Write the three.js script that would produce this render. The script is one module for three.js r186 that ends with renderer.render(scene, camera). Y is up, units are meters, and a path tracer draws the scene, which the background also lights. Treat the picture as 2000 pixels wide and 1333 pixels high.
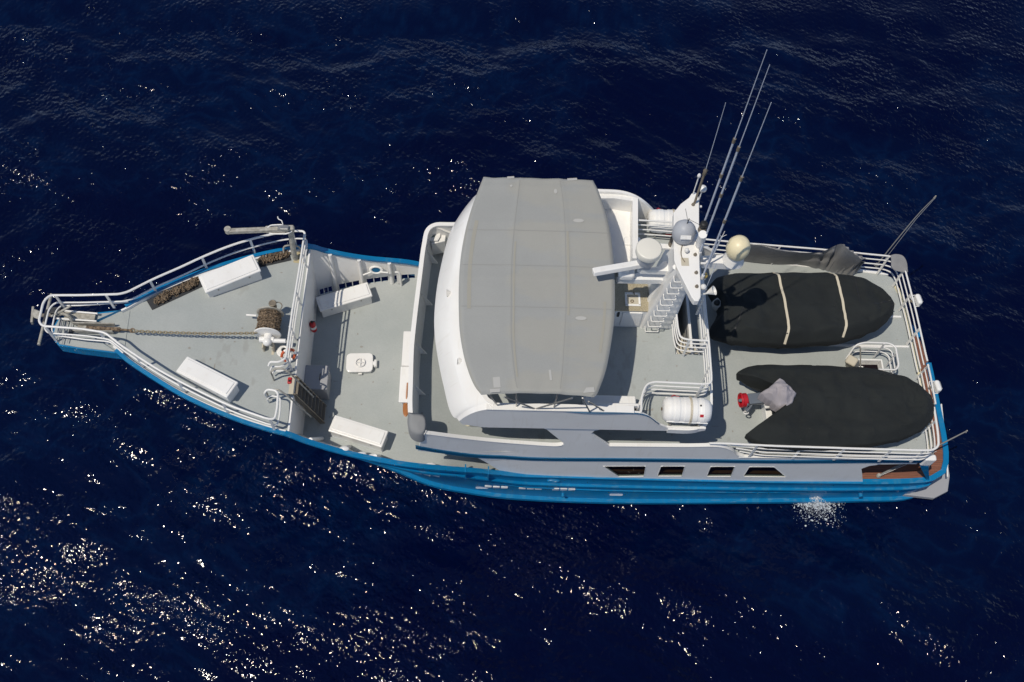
import * as THREE from 'three';
import { mergeGeometries, mergeVertices, toCreasedNormals } from 'three/addons/utils/BufferGeometryUtils.js';
import { TessellateModifier } from 'three/addons/modifiers/TessellateModifier.js';
import { RoundedBoxGeometry } from 'three/addons/geometries/RoundedBoxGeometry.js';

// ------------------------------------------------------------ camera, sky, sun, exposure
const scene = new THREE.Scene();
const camera = new THREE.PerspectiveCamera(37.5, 1024 / 682, 0.5, 6000);
camera.position.set(0, 32, 13.997);
camera.up.set(-0.02191, 0.46367, -0.88574);
camera.lookAt(0.029675, 32 - 0.885259, 13.997 - 0.464152);

const SUN = new THREE.Vector3(-0.39, 1, 0.25).normalize();
function makeSky() {
  const w = 512, h = 256, d = new Float32Array(w * h * 4), v = new THREE.Vector3();
  for (let j = 0; j < h; j++) for (let i = 0; i < w; i++) {
    const phi = (i + 0.5) / w * Math.PI * 2 - Math.PI, el = ((j + 0.5) / h - 0.5) * Math.PI;
    v.set(Math.cos(el) * Math.cos(phi), Math.sin(el), Math.cos(el) * Math.sin(phi));
    const up = Math.max(v.y, 0), t = 1 - Math.pow(1 - up, 4);
    const glow = Math.pow(Math.max(v.dot(SUN), 0), 12) * 0.10;
    const zen = [0.06, 0.108, 0.225], hor = [0.78, 0.98, 1.28];
    const k = (j * w + i) * 4;
    for (let c = 0; c < 3; c++) {
      let s = hor[c] + (zen[c] - hor[c]) * t + glow * [1, 0.95, 0.85][c];
      if (v.y < 0) { const q = Math.min(1, -v.y * 12); s = s * (1 - q) + [0.004, 0.012, 0.04][c] * q; }
      d[k + c] = s;
    }
    d[k + 3] = 1;
  }
  const t = new THREE.DataTexture(d, w, h, THREE.RGBAFormat, THREE.FloatType);
  t.mapping = THREE.EquirectangularReflectionMapping;
  t.magFilter = THREE.LinearFilter; t.minFilter = THREE.LinearFilter; t.needsUpdate = true;
  return t;
}
const skyTexture = makeSky();
scene.background = skyTexture;
scene.environment = skyTexture;

const sun = new THREE.DirectionalLight(new THREE.Color(1.0, 0.93, 0.81), 2.82);
sun.position.copy(SUN).multiplyScalar(70);
sun.castShadow = true;
sun.shadow.mapSize.set(4096, 4096);
Object.assign(sun.shadow.camera, { left: -24, right: 24, top: 24, bottom: -24, near: 10, far: 140 });
sun.shadow.radius = 1;
scene.add(sun, sun.target);

const renderer = new THREE.WebGLRenderer({ antialias: true });
renderer.setSize(1024, 682);
renderer.toneMapping = THREE.LinearToneMapping;
renderer.toneMappingExposure = 1.1;
renderer.shadowMap.enabled = true;
if (typeof document !== 'undefined' && document.body && document.body.appendChild) document.body.appendChild(renderer.domElement);

// ------------------------------------------------------------ small maths
let seed = 1234567;
const rnd = () => { seed = (seed + 0x6D2B79F5) | 0; let t = Math.imul(seed ^ (seed >>> 15), 1 | seed); t = (t + Math.imul(t ^ (t >>> 7), 61 | t)) ^ t; return ((t ^ (t >>> 14)) >>> 0) / 4294967296; };
const V = (a) => Array.isArray(a) ? new THREE.Vector3(a[0], a[1], a[2]) : a.clone();
const lerp = (a, b, t) => a + (b - a) * t;
const clamp = (x, a, b) => Math.min(b, Math.max(a, x));
const sstep = (a, b, x) => { const t = clamp((x - a) / (b - a), 0, 1); return t * t * (3 - 2 * t); };
function table(pts) {                                   // smooth interpolation through [x, y] pairs
  const n = pts.length, m = pts.map((p, i) => {
    const a = pts[Math.max(0, i - 1)], b = pts[Math.min(n - 1, i + 1)]; return (b[1] - a[1]) / (b[0] - a[0] || 1);
  });
  return (x) => {
    if (x <= pts[0][0]) return pts[0][1];
    if (x >= pts[n - 1][0]) return pts[n - 1][1];
    let i = 0; while (x > pts[i + 1][0]) i++;
    const h = pts[i + 1][0] - pts[i][0], t = (x - pts[i][0]) / h, t2 = t * t, t3 = t2 * t;
    return (2 * t3 - 3 * t2 + 1) * pts[i][1] + (t3 - 2 * t2 + t) * h * m[i] + (-2 * t3 + 3 * t2) * pts[i + 1][1] + (t3 - t2) * h * m[i + 1];
  };
}
function range(a, b, n) { return Array.from({ length: n + 1 }, (_, i) => a + (b - a) * i / n); }
// tileable value noise
function makeNoise(s) {
  const perm = new Uint8Array(512), val = new Float32Array(256);
  let q = s; const r = () => { q = (q * 1664525 + 1013904223) >>> 0; return q / 4294967296; };
  for (let i = 0; i < 256; i++) { perm[i] = i; val[i] = r(); }
  for (let i = 255; i > 0; i--) { const j = Math.floor(r() * (i + 1)); [perm[i], perm[j]] = [perm[j], perm[i]]; }
  for (let i = 0; i < 256; i++) perm[256 + i] = perm[i];
  return (x, y, p) => {
    const xi = Math.floor(x), yi = Math.floor(y), xf = x - xi, yf = y - yi;
    const w = (a) => ((a % p) + p) % p, u = xf * xf * (3 - 2 * xf), v = yf * yf * (3 - 2 * yf);
    const g = (a, b) => val[perm[(perm[w(a) & 255] + w(b)) & 255]];
    return lerp(lerp(g(xi, yi), g(xi + 1, yi), u), lerp(g(xi, yi + 1), g(xi + 1, yi + 1), u), v);
  };
}
const N1 = makeNoise(11), N2 = makeNoise(77), N3 = makeNoise(333);
function fbm(n, x, y, p, o) { let s = 0, a = 0.5, f = 1, tot = 0; for (let i = 0; i < o; i++) { s += a * n(x * f, y * f, p * f); tot += a; a *= 0.5; f *= 2; } return s / tot; }

// ------------------------------------------------------------ textures and materials
const toS = (c) => { c = clamp(c, 0, 1); return Math.round(255 * (c <= 0.0031308 ? c * 12.92 : 1.055 * Math.pow(c, 1 / 2.4) - 0.055)); };
function colourTex(size, metres, fn) {
  const d = new Uint8Array(size * size * 4);
  for (let j = 0; j < size; j++) for (let i = 0; i < size; i++) {
    const c = fn(i / size, j / size), k = (j * size + i) * 4;
    d[k] = toS(c[0]); d[k + 1] = toS(c[1]); d[k + 2] = toS(c[2]); d[k + 3] = 255;
  }
  return finish(new THREE.DataTexture(d, size, size), metres, true);
}
function greyTex(size, metres, fn) {
  const d = new Uint8Array(size * size * 4);
  for (let j = 0; j < size; j++) for (let i = 0; i < size; i++) { const c = clamp(fn(i / size, j / size), 0, 1) * 255, k = (j * size + i) * 4; d[k] = d[k + 1] = d[k + 2] = c; d[k + 3] = 255; }
  return finish(new THREE.DataTexture(d, size, size), metres, false);
}
function finish(t, metres, srgb) {
  t.wrapS = t.wrapT = THREE.RepeatWrapping; t.magFilter = THREE.LinearFilter; t.minFilter = THREE.LinearMipmapLinearFilter; t.generateMipmaps = true;
  if (srgb) t.colorSpace = THREE.SRGBColorSpace;
  t.repeat.set(1 / metres, 1 / metres); t.needsUpdate = true; return t;
}
const lin = (r, g, b) => new THREE.Color().setRGB(r, g, b);
const std = (o) => new THREE.MeshStandardMaterial(Object.assign({ roughness: 0.5, metalness: 0, side: THREE.DoubleSide }, o));
const plain = (r, g, b, rough = 0.5, metal = 0) => std({ color: lin(r, g, b), roughness: rough, metalness: metal });
const mixc = (a, b, t) => a.map((v, i) => lerp(v, b[i], clamp(t, 0, 1)));

// painted deck: pale grey-green non-skid with scuffs, faint rust dots and salt stains
const deckMap = colourTex(1024, 9.3, (u, v) => {
  const big = fbm(N1, u * 6, v * 6, 6, 5), mid = fbm(N2, u * 28, v * 28, 28, 4), fine = N3(u * 420, v * 420, 420);
  let c = mixc([0.325, 0.352, 0.343], [0.412, 0.430, 0.415], big * 1.3 - 0.15 + (mid - 0.5) * 0.4);
  c = c.map((x) => x * (0.95 + fine * 0.1));
  const scuff = sstep(0.70, 0.82, fbm(N3, u * 40, v * 18, 40, 3)) * sstep(0.5, 0.62, fbm(N2, u * 5, v * 5, 5, 3));
  c = mixc(c, [0.27, 0.27, 0.25], scuff * 0.4);
  const dot = sstep(0.93, 0.97, N1(u * 60, v * 60, 60)) * sstep(0.55, 0.65, N2(u * 9, v * 9, 9));
  return mixc(c, [0.20, 0.15, 0.10], dot * 0.5);
});
const deckBump = greyTex(512, 0.9, (u, v) => N1(u * 170, v * 170, 170) * 0.7 + N2(u * 20, v * 20, 20) * 0.3);
const whiteMap = colourTex(512, 3.7, (u, v) => {
  const a = fbm(N2, u * 5, v * 5, 5, 5), st = sstep(0.62, 0.8, fbm(N1, u * 40, v * 6, 40, 3));
  let c = mixc([0.79, 0.77, 0.735], [0.845, 0.83, 0.80], a * 1.4 - 0.2);
  return mixc(c, [0.62, 0.57, 0.48], st * 0.16);
});
const blueMap = colourTex(512, 4.1, (u, v) => {
  const a = fbm(N1, u * 5, v * 9, 5, 5), b = sstep(0.6, 0.8, fbm(N3, u * 30, v * 8, 30, 4));
  const sc = sstep(0.66, 0.74, fbm(N2, u * 14, v * 60, 60, 3)) * sstep(0.5, 0.6, fbm(N1, u * 4, v * 4, 4, 3));
  return mixc(mixc(mixc([0.0015, 0.145, 0.325], [0.003, 0.19, 0.42], a * 1.7 - 0.35), [0.03, 0.2, 0.36], b * 0.6), [0.16, 0.27, 0.36], sc * 0.25);
});
const canvasMap = colourTex(1024, 4.6, (u, v) => {
  const a = fbm(N1, u * 4, v * 4, 4, 5), w = ((Math.floor(u * 512) + Math.floor(v * 512)) % 2) * 0.02, b = fbm(N2, u * 3, v * 9, 3, 4);
  let c = mixc([0.292, 0.297, 0.288], [0.32, 0.324, 0.312], a * 1.6 - 0.3).map((x) => x * (0.98 + w) * (0.965 + 0.07 * N3(u * 300, v * 300, 300)));
  return mixc(c, [0.38, 0.345, 0.26], sstep(0.56, 0.74, b) * 0.2);
});
const coverMap = colourTex(512, 2.9, (u, v) => {
  const a = fbm(N1, u * 5, v * 5, 5, 5), d = sstep(0.955, 0.99, N3(u * 190, v * 190, 190)) * sstep(0.6, 0.72, N2(u * 6, v * 6, 6));
  return mixc(mixc([0.0055, 0.0075, 0.008], [0.0115, 0.0145, 0.0145], a * 1.5 - 0.25), [0.25, 0.25, 0.23], d * 0.7).map((x) => x * (0.9 + 0.2 * N2(u * 250, v * 250, 250)));
});
const coverBump = greyTex(512, 1.7, (u, v) => fbm(N3, u * 8, v * 8, 8, 5) * 0.8 + 0.2 * N1(u * 200, v * 200, 200));
const tarpMap = colourTex(512, 2.2, (u, v) => mixc([0.19, 0.19, 0.195], [0.27, 0.265, 0.265], fbm(N2, u * 5, v * 5, 5, 5) * 1.5 - 0.25));
const teakMap = colourTex(512, 0.9, (u, v) => {
  const pl = Math.floor(v * 12), g = fbm(N1, u * 10 + pl * 7.3, v * 90, 90, 4), tone = ((pl * 37) % 11) / 11;
  if ((v * 12) % 1 < 0.08) return [0.03, 0.022, 0.018];
  return mixc([0.15, 0.055, 0.028], [0.27, 0.105, 0.058], g * 0.8 + tone * 0.35);
});
const rustMap = colourTex(256, 0.5, (u, v) => { const a = fbm(N1, u * 12, v * 12, 12, 4); return mixc([0.05, 0.036, 0.026], [0.25, 0.18, 0.115], a * 2 - 0.5); });
const graniteMap = colourTex(256, 0.4, (u, v) => { const a = fbm(N2, u * 40, v * 40, 40, 3); return mixc([0.24, 0.20, 0.12], [0.48, 0.42, 0.30], a * 2 - 0.5); });
const galvMap = colourTex(256, 0.7, (u, v) => mixc([0.26, 0.24, 0.20], [0.44, 0.42, 0.37], fbm(N3, u * 9, v * 9, 9, 5) * 1.6 - 0.3));

const MAT = {
  deck: std({ map: deckMap, bumpMap: deckBump, bumpScale: 0.0012, roughness: 0.72 }),
  white: std({ map: whiteMap, roughness: 0.38 }),
  gelcoat: std({ map: whiteMap, roughness: 0.24 }),
  matt: std({ map: whiteMap, roughness: 0.6 }),
  rail: plain(0.76, 0.745, 0.715, 0.33),
  blue: std({ map: blueMap, roughness: 0.33 }),
  stripe: plain(0.003, 0.088, 0.19, 0.4),
  canvas: std({ map: canvasMap, roughness: 0.85, bumpMap: coverBump, bumpScale: 0.004 }),
  seam: plain(0.285, 0.286, 0.276, 0.9),
  patch: plain(0.42, 0.415, 0.395, 0.8),
  cover: std({ map: coverMap, roughness: 0.9, bumpMap: coverBump, bumpScale: 0.012 }),
  tarp: std({ map: tarpMap, roughness: 0.75, bumpMap: coverBump, bumpScale: 0.01 }),
  hood: plain(0.34, 0.31, 0.325, 0.85),
  teak: std({ map: teakMap, roughness: 0.6 }),
  varnish: plain(0.36, 0.14, 0.045, 0.3),
  rust: std({ map: rustMap, roughness: 0.9 }),
  chain: std({ map: galvMap, color: lin(0.95, 0.85, 0.66), roughness: 0.75 }),
  galv: std({ map: galvMap, roughness: 0.55 }),
  spar: plain(0.17, 0.17, 0.165, 0.5),
  steel: plain(0.42, 0.41, 0.39, 0.35, 0.7),
  bronze: plain(0.22, 0.185, 0.14, 0.5, 0.3),
  black: plain(0.012, 0.012, 0.013, 0.55),
  dark: plain(0.03, 0.032, 0.036, 0.6),
  red: plain(0.45, 0.012, 0.02, 0.4),
  orange: plain(0.52, 0.10, 0.035, 0.55),
  cream: plain(0.80, 0.70, 0.46, 0.4),
  domegrey: plain(0.40, 0.415, 0.445, 0.5),
  antenna: plain(0.44, 0.48, 0.56, 0.4),
  engine: plain(0.135, 0.155, 0.185, 0.35),
  tan: plain(0.42, 0.36, 0.22, 0.7),
  tread: plain(0.52, 0.47, 0.37, 0.7),
  strap: plain(0.60, 0.53, 0.40, 0.8),
  granite: std({ map: graniteMap, roughness: 0.4 }),
  greybox: plain(0.33, 0.33, 0.34, 0.5),
  screen: plain(0.16, 0.22, 0.2, 0.25),
  amber: plain(0.55, 0.38, 0.10, 0.3),
};
const glassMat = new THREE.MeshPhysicalMaterial({ color: lin(0.30, 0.36, 0.33), transmission: 1, thickness: 0, roughness: 0.04, ior: 1.5, side: THREE.DoubleSide });

// ------------------------------------------------------------ geometry helpers
function boxUV(g) {                                      // uv in metres, projected along the dominant axis of each face
  g = g.index ? g.toNonIndexed() : g;
  const p = g.attributes.position, uv = new Float32Array(p.count * 2), a = new THREE.Vector3(), b = new THREE.Vector3(), c = new THREE.Vector3();
  for (let i = 0; i < p.count; i += 3) {
    a.fromBufferAttribute(p, i); b.fromBufferAttribute(p, i + 1); c.fromBufferAttribute(p, i + 2);
    const n = b.clone().sub(a).cross(c.clone().sub(a)); const ax = Math.abs(n.x), ay = Math.abs(n.y), az = Math.abs(n.z);
    [a, b, c].forEach((q, k) => {
      const o = (i + k) * 2;
      if (ay >= ax && ay >= az) { uv[o] = q.x; uv[o + 1] = q.z; } else if (az >= ax) { uv[o] = q.x; uv[o + 1] = q.y; } else { uv[o] = q.z; uv[o + 1] = q.y; }
    });
  }
  g.setAttribute('uv', new THREE.BufferAttribute(uv, 2));
  for (const k of Object.keys(g.attributes)) if (!['position', 'normal', 'uv'].includes(k)) g.deleteAttribute(k);
  return g;
}
function join(list) { return mergeGeometries(list.map((g) => { if (!g.attributes.normal) g.computeVertexNormals(); return boxUV(g); })); }
function mesh(name, geos, mat, parent) {
  const m = new THREE.Mesh(join(Array.isArray(geos) ? geos : [geos]), mat);
  m.name = name; m.castShadow = true; m.receiveShadow = true; (parent || scene).add(m); return m;
}
function grp(name, parent, pos, turn = 0) { const g = new THREE.Group(); g.name = name; if (pos) g.position.set(pos[0], pos[1], pos[2]); g.rotation.y = turn; parent.add(g); return g; }
const taken = {};
const numbered = (n) => { const k = taken[n] = (taken[n] || 0) + 1; return k === 1 ? n : n + '_' + String(k - 1).padStart(3, '0'); };
function thing(name, label, category, pos, turn = 0, group) {
  const g = grp(numbered(name), scene, pos, turn); g.userData = { label, category }; if (group) g.userData.group = group; return g;
}
function tag(o, label, category, group) { o.name = numbered(o.name); o.userData = Object.assign(o.userData || {}, { label, category }); if (group) o.userData.group = group; return o; }

function surf(rows, flip = false) {                      // sheet through rows of points
  const m = rows.length, n = rows[0].length, pos = [], idx = [];
  for (const r of rows) for (const q of r) pos.push(q[0], q[1], q[2]);
  for (let i = 0; i < m - 1; i++) for (let j = 0; j < n - 1; j++) {
    const a = i * n + j, b = a + 1, c = a + n, d = c + 1;
    if (flip) idx.push(a, c, b, b, c, d); else idx.push(a, b, c, b, d, c);
  }
  const g = new THREE.BufferGeometry(); g.setAttribute('position', new THREE.Float32BufferAttribute(pos, 3)); g.setIndex(idx); g.computeVertexNormals(); return g;
}
function thick(rows, t) {                                // closed plate: sheet, its copy pushed along the normals by t, and the rims
  const g = surf(rows), n = g.attributes.normal, m = rows.length, w = rows[0].length;
  const back = rows.map((r, i) => r.map((q, j) => { const k = i * w + j; return [q[0] - n.getX(k) * t, q[1] - n.getY(k) * t, q[2] - n.getZ(k) * t]; }));
  const out = [g, surf(back, true)];
  out.push(surf([rows[0], back[0]]), surf([rows[m - 1], back[m - 1]]));
  out.push(surf([rows.map((r) => r[0]), back.map((r) => r[0])]), surf([rows.map((r) => r[w - 1]), back.map((r) => r[w - 1])]));
  return mergeGeometries(out.map((q) => boxUV(q)));
}
function flatten(g) { g = g.index ? g.toNonIndexed() : g; g.computeVertexNormals(); return g; }
function sweepRect(pts, w, h, closed = false) {          // bar of rectangular section along a path; pts run along its top centre line
  const P = pts.map(V), n = P.length, L = [[], [], [], []];
  for (let i = 0; i < n; i++) {
    const a = P[closed ? (i + n - 1) % n : Math.max(0, i - 1)], b = P[closed ? (i + 1) % n : Math.min(n - 1, i + 1)];
    const t = b.clone().sub(a); t.y = 0; t.normalize(); const s = new THREE.Vector3(-t.z, 0, t.x).multiplyScalar(w / 2), q = P[i];
    L[0].push([q.x - s.x, q.y, q.z - s.z]); L[1].push([q.x + s.x, q.y, q.z + s.z]); L[2].push([q.x + s.x, q.y - h, q.z + s.z]); L[3].push([q.x - s.x, q.y - h, q.z - s.z]);
  }
  if (closed) L.forEach((r) => r.push(r[0]));
  const g = [surf([L[0], L[1]]), surf([L[1], L[2]]), surf([L[2], L[3]]), surf([L[3], L[0]])];
  if (!closed) for (const k of [0, n - 1]) g.push(surf([[L[0][k], L[1][k]], [L[3][k], L[2][k]]]));
  return mergeGeometries(g.map((q) => boxUV(q)));
}
function fillet(pts, r) {                                // polyline with rounded corners
  const P = pts.map(V); if (P.length < 3) return P;
  const out = [P[0]];
  for (let i = 1; i < P.length - 1; i++) {
    const a = P[i - 1].clone().sub(P[i]), b = P[i + 1].clone().sub(P[i]), d = Math.min(r, a.length() * 0.48, b.length() * 0.48);
    const s = P[i].clone().addScaledVector(a.normalize(), d), e = P[i].clone().addScaledVector(b.normalize(), d);
    for (let k = 0; k <= 5; k++) { const t = k / 5; out.push(s.clone().multiplyScalar((1 - t) * (1 - t)).addScaledVector(P[i], 2 * t * (1 - t)).addScaledVector(e, t * t)); }
  }
  out.push(P[P.length - 1]); return out;
}
function tube(pts, r, f = 0.12, seg = 8, r2) {           // pipe along a path with rounded bends
  const P = fillet(pts, f).filter((p, i, a) => !i || p.distanceTo(a[i - 1]) > 1e-4), n = P.length, rows = []; let side = null;
  for (let i = 0; i < n; i++) {
    const t = P[Math.min(n - 1, i + 1)].clone().sub(P[Math.max(0, i - 1)]).normalize();
    if (!side) { side = new THREE.Vector3(0, 1, 0).cross(t); if (side.length() < 0.1) side.set(1, 0, 0).cross(t); }
    side.addScaledVector(t, -side.dot(t)).normalize(); const u = t.clone().cross(side), rr = r2 === undefined ? r : lerp(r, r2, i / (n - 1)), row = [];
    for (let k = 0; k <= seg; k++) { const a = k / seg * Math.PI * 2; const q = P[i].clone().addScaledVector(side, Math.cos(a) * rr).addScaledVector(u, Math.sin(a) * rr); row.push([q.x, q.y, q.z]); }
    rows.push(row);
  }
  const g = surf(rows, true), caps = [];
  for (const k of [0, n - 1]) caps.push(surf([rows[k], rows[k].map(() => [P[k].x, P[k].y, P[k].z])]));
  return mergeGeometries([g, ...caps].map((q) => boxUV(q)));
}
function beam(a, b, w, d) {                              // flat bar between two points; w along x/z, d the other way
  const A = V(a), B = V(b), L = A.distanceTo(B), g = new RoundedBoxGeometry(w, L, d, 1, Math.min(w, d) * 0.2);
  g.applyQuaternion(new THREE.Quaternion().setFromUnitVectors(new THREE.Vector3(0, 1, 0), B.clone().sub(A).normalize()));
  const c = A.add(B).multiplyScalar(0.5); g.translate(c.x, c.y, c.z); return g;
}
function box(x, y, z, sx, sy, sz, r = 0.02, turn = 0) {  // centre of the base at x, y, z
  const g = new RoundedBoxGeometry(sx, sy, sz, 2, Math.min(r, sx * 0.45, sy * 0.45, sz * 0.45)); g.translate(0, sy / 2, 0); if (turn) g.rotateY(turn); g.translate(x, y, z); return g;
}
function plate(outline, y, t, holes = [], bevel = 0) {   // slab with its top at y; outline of [x, z]
  const s = new THREE.Shape(outline.map(([x, z]) => new THREE.Vector2(x, -z)));
  for (const h of holes) s.holes.push(new THREE.Path(h.map(([x, z]) => new THREE.Vector2(x, -z))));
  const g = new THREE.ExtrudeGeometry(s, bevel ? { depth: t - bevel * 2, bevelEnabled: true, bevelSize: bevel, bevelThickness: bevel, bevelSegments: 2, bevelOffset: -bevel } : { depth: t, bevelEnabled: false });
  g.rotateX(-Math.PI / 2); g.translate(0, y - t + bevel, 0); return g;
}
function sideWall(outline, z, t, holes = []) {           // upright plate in the x-y plane, outer face at z
  const s = new THREE.Shape(outline.map(([x, y]) => new THREE.Vector2(x, y)));
  for (const h of holes) s.holes.push(new THREE.Path(h.map(([x, y]) => new THREE.Vector2(x, y))));
  const g = new THREE.ExtrudeGeometry(s, { depth: t, bevelEnabled: false }); g.translate(0, 0, z - t); return g;
}
function lathe(prof, seg = 24) { return new THREE.LatheGeometry(prof.map(([r, y]) => new THREE.Vector2(r, y)), seg); }
function at(g, x, y, z, rx = 0, ry = 0, rz = 0) { if (rx) g.rotateX(rx); if (rz) g.rotateZ(rz); if (ry) g.rotateY(ry); g.translate(x, y, z); return g; }
const cyl = (r1, r2, h, seg = 16) => { const g = new THREE.CylinderGeometry(r2, r1, h, seg); g.translate(0, h / 2, 0); return g; };
function smoothLine(pts, n) { const c = new THREE.CatmullRomCurve3(pts.map(V), false, 'centripetal'); return c.getPoints(n).map((p) => [p.x, p.y, p.z]); }
// railing: group of pipes that follow the top line, with upright stanchions
function railing(name, parent, top, o) {
  const g = grp(name, parent), r = o.r || 0.024;
  const smooth = o.smooth ? smoothLine(top, o.smooth) : top;
  mesh('rail_bar', tube(smooth, r * 1.15, o.f ?? 0.15), MAT.rail, g);
  for (const dy of o.down) mesh('rail_bar', tube(smooth.map((p) => [p[0], p[1] - dy, p[2]]), r * 0.85, o.f ?? 0.15), MAT.rail, g);
  for (const p of o.posts || []) mesh('stanchion', beam([p[0], p[1], p[2]], [p[0] + (p[4] || 0), p[3], p[2] + (p[5] || 0)], o.pw || 0.07, o.pd || 0.03), MAT.rail, g);
  return g;
}
function onLine(pts, t) {                                // point at fraction t of a polyline
  const P = pts.map(V), L = [0]; for (let i = 1; i < P.length; i++) L.push(L[i - 1] + P[i].distanceTo(P[i - 1]));
  const d = t * L[L.length - 1]; let i = 1; while (i < P.length - 1 && L[i] < d) i++;
  const q = P[i - 1].clone().lerp(P[i], (d - L[i - 1]) / (L[i] - L[i - 1] || 1)); return [q.x, q.y, q.z];
}

// ------------------------------------------------------------ the sea
function makeSea() {
  // coordinates: fine grid round the yacht, widening to the horizon
  function axis(a, b, n, far, m) {
    const core = range(a, b, n), step = (b - a) / n, out = [];
    let lo = a, hi = b, s = step; const L = [], R = [];
    const k = Math.pow(far / step, 1 / m);
    for (let i = 0; i < m; i++) { s *= k; lo -= s; hi += s; L.unshift(lo); R.push(hi); }
    return [...L, ...core, ...R];
  }
  const X = axis(-21, 20, 900, 900, 46), Z = axis(-17, 12, 640, 900, 46), nx = X.length, nz = Z.length;
  const W = [];
  const main = 1.68;                                     // travel of the main wave train
  for (let i = 0; i < 64; i++) {
    const lam = i < 5 ? 6 + rnd() * 8 : 0.34 * Math.pow(16, Math.pow(rnd(), 1.1));
    const spread = lam > 3 ? 0.45 : 1.15, a = main + (rnd() + rnd() - 1) * spread * 1.6, k = 2 * Math.PI / lam;
    const slope = lam > 3 ? 0.022 : lam > 0.9 ? 0.031 : 0.019;
    W.push([Math.cos(a) * k, Math.sin(a) * k, rnd() * 6.283, slope / k, lam]);
  }
  const pos = new Float32Array(nx * nz * 3), uv = new Float32Array(nx * nz * 2), col = new Float32Array(nx * nz * 3);
  const gust = (x, z) => 0.55 + 0.9 * fbm(N1, x * 0.11 + 31, z * 0.14 + 17, 4096, 3);
  for (let j = 0; j < nz; j++) for (let i = 0; i < nx; i++) {
    const x = X[i], z = Z[j], k = j * nx + i;
    const cell = Math.max(i ? X[i] - X[i - 1] : 900, j ? Z[j] - Z[j - 1] : 900), gu = cell < 3 ? gust(x, z) : 1;
    const wx = x + 0.5 * Math.sin(z * 0.31 + 1.1) + 0.22 * Math.sin(z * 0.9 + x * 0.4), wz = z + 0.45 * Math.sin(x * 0.27 + 0.4) + 0.2 * Math.sin(x * 0.83 - z * 0.3);
    let y = 0;
    for (const w of W) { if (w[4] < cell * 2.5) continue; const s = Math.sin(wx * w[0] + wz * w[1] + w[2]); y += w[3] * (w[4] < 3 ? gu * (s < 0 ? s * 0.85 : s + 0.25 * s * s - 0.1) : s); }
    pos[k * 3] = x; pos[k * 3 + 1] = y; pos[k * 3 + 2] = z; uv[k * 2] = x; uv[k * 2 + 1] = z;
    // paler streaks and patches of light in the waves, painted into the water colour
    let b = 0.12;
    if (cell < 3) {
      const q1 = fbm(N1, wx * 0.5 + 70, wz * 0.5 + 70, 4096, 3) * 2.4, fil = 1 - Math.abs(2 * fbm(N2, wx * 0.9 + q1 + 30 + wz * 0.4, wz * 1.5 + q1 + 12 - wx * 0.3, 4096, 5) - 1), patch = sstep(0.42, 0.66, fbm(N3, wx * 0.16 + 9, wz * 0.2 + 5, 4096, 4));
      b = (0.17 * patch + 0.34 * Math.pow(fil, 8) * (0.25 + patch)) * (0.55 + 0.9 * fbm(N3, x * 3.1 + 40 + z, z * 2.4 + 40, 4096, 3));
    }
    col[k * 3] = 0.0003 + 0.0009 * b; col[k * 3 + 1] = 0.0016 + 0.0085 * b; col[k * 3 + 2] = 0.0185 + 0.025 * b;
  }
  const idx = new Uint32Array((nx - 1) * (nz - 1) * 6); let q = 0;
  for (let j = 0; j < nz - 1; j++) for (let i = 0; i < nx - 1; i++) { const a = j * nx + i; idx[q++] = a; idx[q++] = a + nx; idx[q++] = a + 1; idx[q++] = a + 1; idx[q++] = a + nx; idx[q++] = a + nx + 1; }
  const g = new THREE.BufferGeometry();
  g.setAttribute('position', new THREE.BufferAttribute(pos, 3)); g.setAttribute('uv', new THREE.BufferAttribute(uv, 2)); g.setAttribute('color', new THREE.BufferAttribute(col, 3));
  g.setIndex(new THREE.BufferAttribute(idx, 1)); g.computeVertexNormals();
  // ripples of 4 cm to 46 cm as a normal map that repeats every 17.3 m
  const S = 2048, T = 17.3, hgt = new Float32Array(S * S), R = [];
  for (let i = 0; i < 70; i++) {
    const lam = 0.042 * Math.pow(11, Math.pow(rnd(), 0.8)), a = main + (rnd() + rnd() + rnd() - 1.5) * 2.1, n = T / lam;
    const kx = Math.round(Math.cos(a) * n), kz = Math.round(Math.sin(a) * n), kk = 2 * Math.PI * Math.hypot(kx, kz) / T;
    R.push([kx, kz, Math.floor(rnd() * S), 0.0295 / kk]);
  }
  const lut = new Float32Array(S); for (let i = 0; i < S; i++) lut[i] = Math.sin(i / S * 2 * Math.PI);
  for (const [kx, kz, ph, am] of R) for (let j = 0; j < S; j++) { let p = ph + kz * j; for (let i = 0; i < S; i++) { hgt[j * S + i] += am * lut[(p & (S - 1))]; p += kx; } }
  const d = new Uint8Array(S * S * 4), px = T / S;
  for (let j = 0; j < S; j++) for (let i = 0; i < S; i++) {
    const gx = (hgt[j * S + ((i + 1) & (S - 1))] - hgt[j * S + ((i - 1) & (S - 1))]) / (2 * px), gz = (hgt[((j + 1) & (S - 1)) * S + i] - hgt[((j - 1) & (S - 1)) * S + i]) / (2 * px);
    const gm = 0.12 + 1.75 * Math.pow(fbm(N3, i / S * 8, j / S * 13, 8 * 13, 3), 1.25), nx2 = -gx * gm, nz2 = -gz * gm, l = Math.hypot(nx2, nz2, 1), k = (j * S + i) * 4;
    d[k] = Math.round((nx2 / l * 0.5 + 0.5) * 255); d[k + 1] = Math.round((nz2 / l * 0.5 + 0.5) * 255); d[k + 2] = Math.round((1 / l * 0.5 + 0.5) * 255); d[k + 3] = 255;
  }
  const nm = finish(new THREE.DataTexture(d, S, S), T, false);
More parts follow.
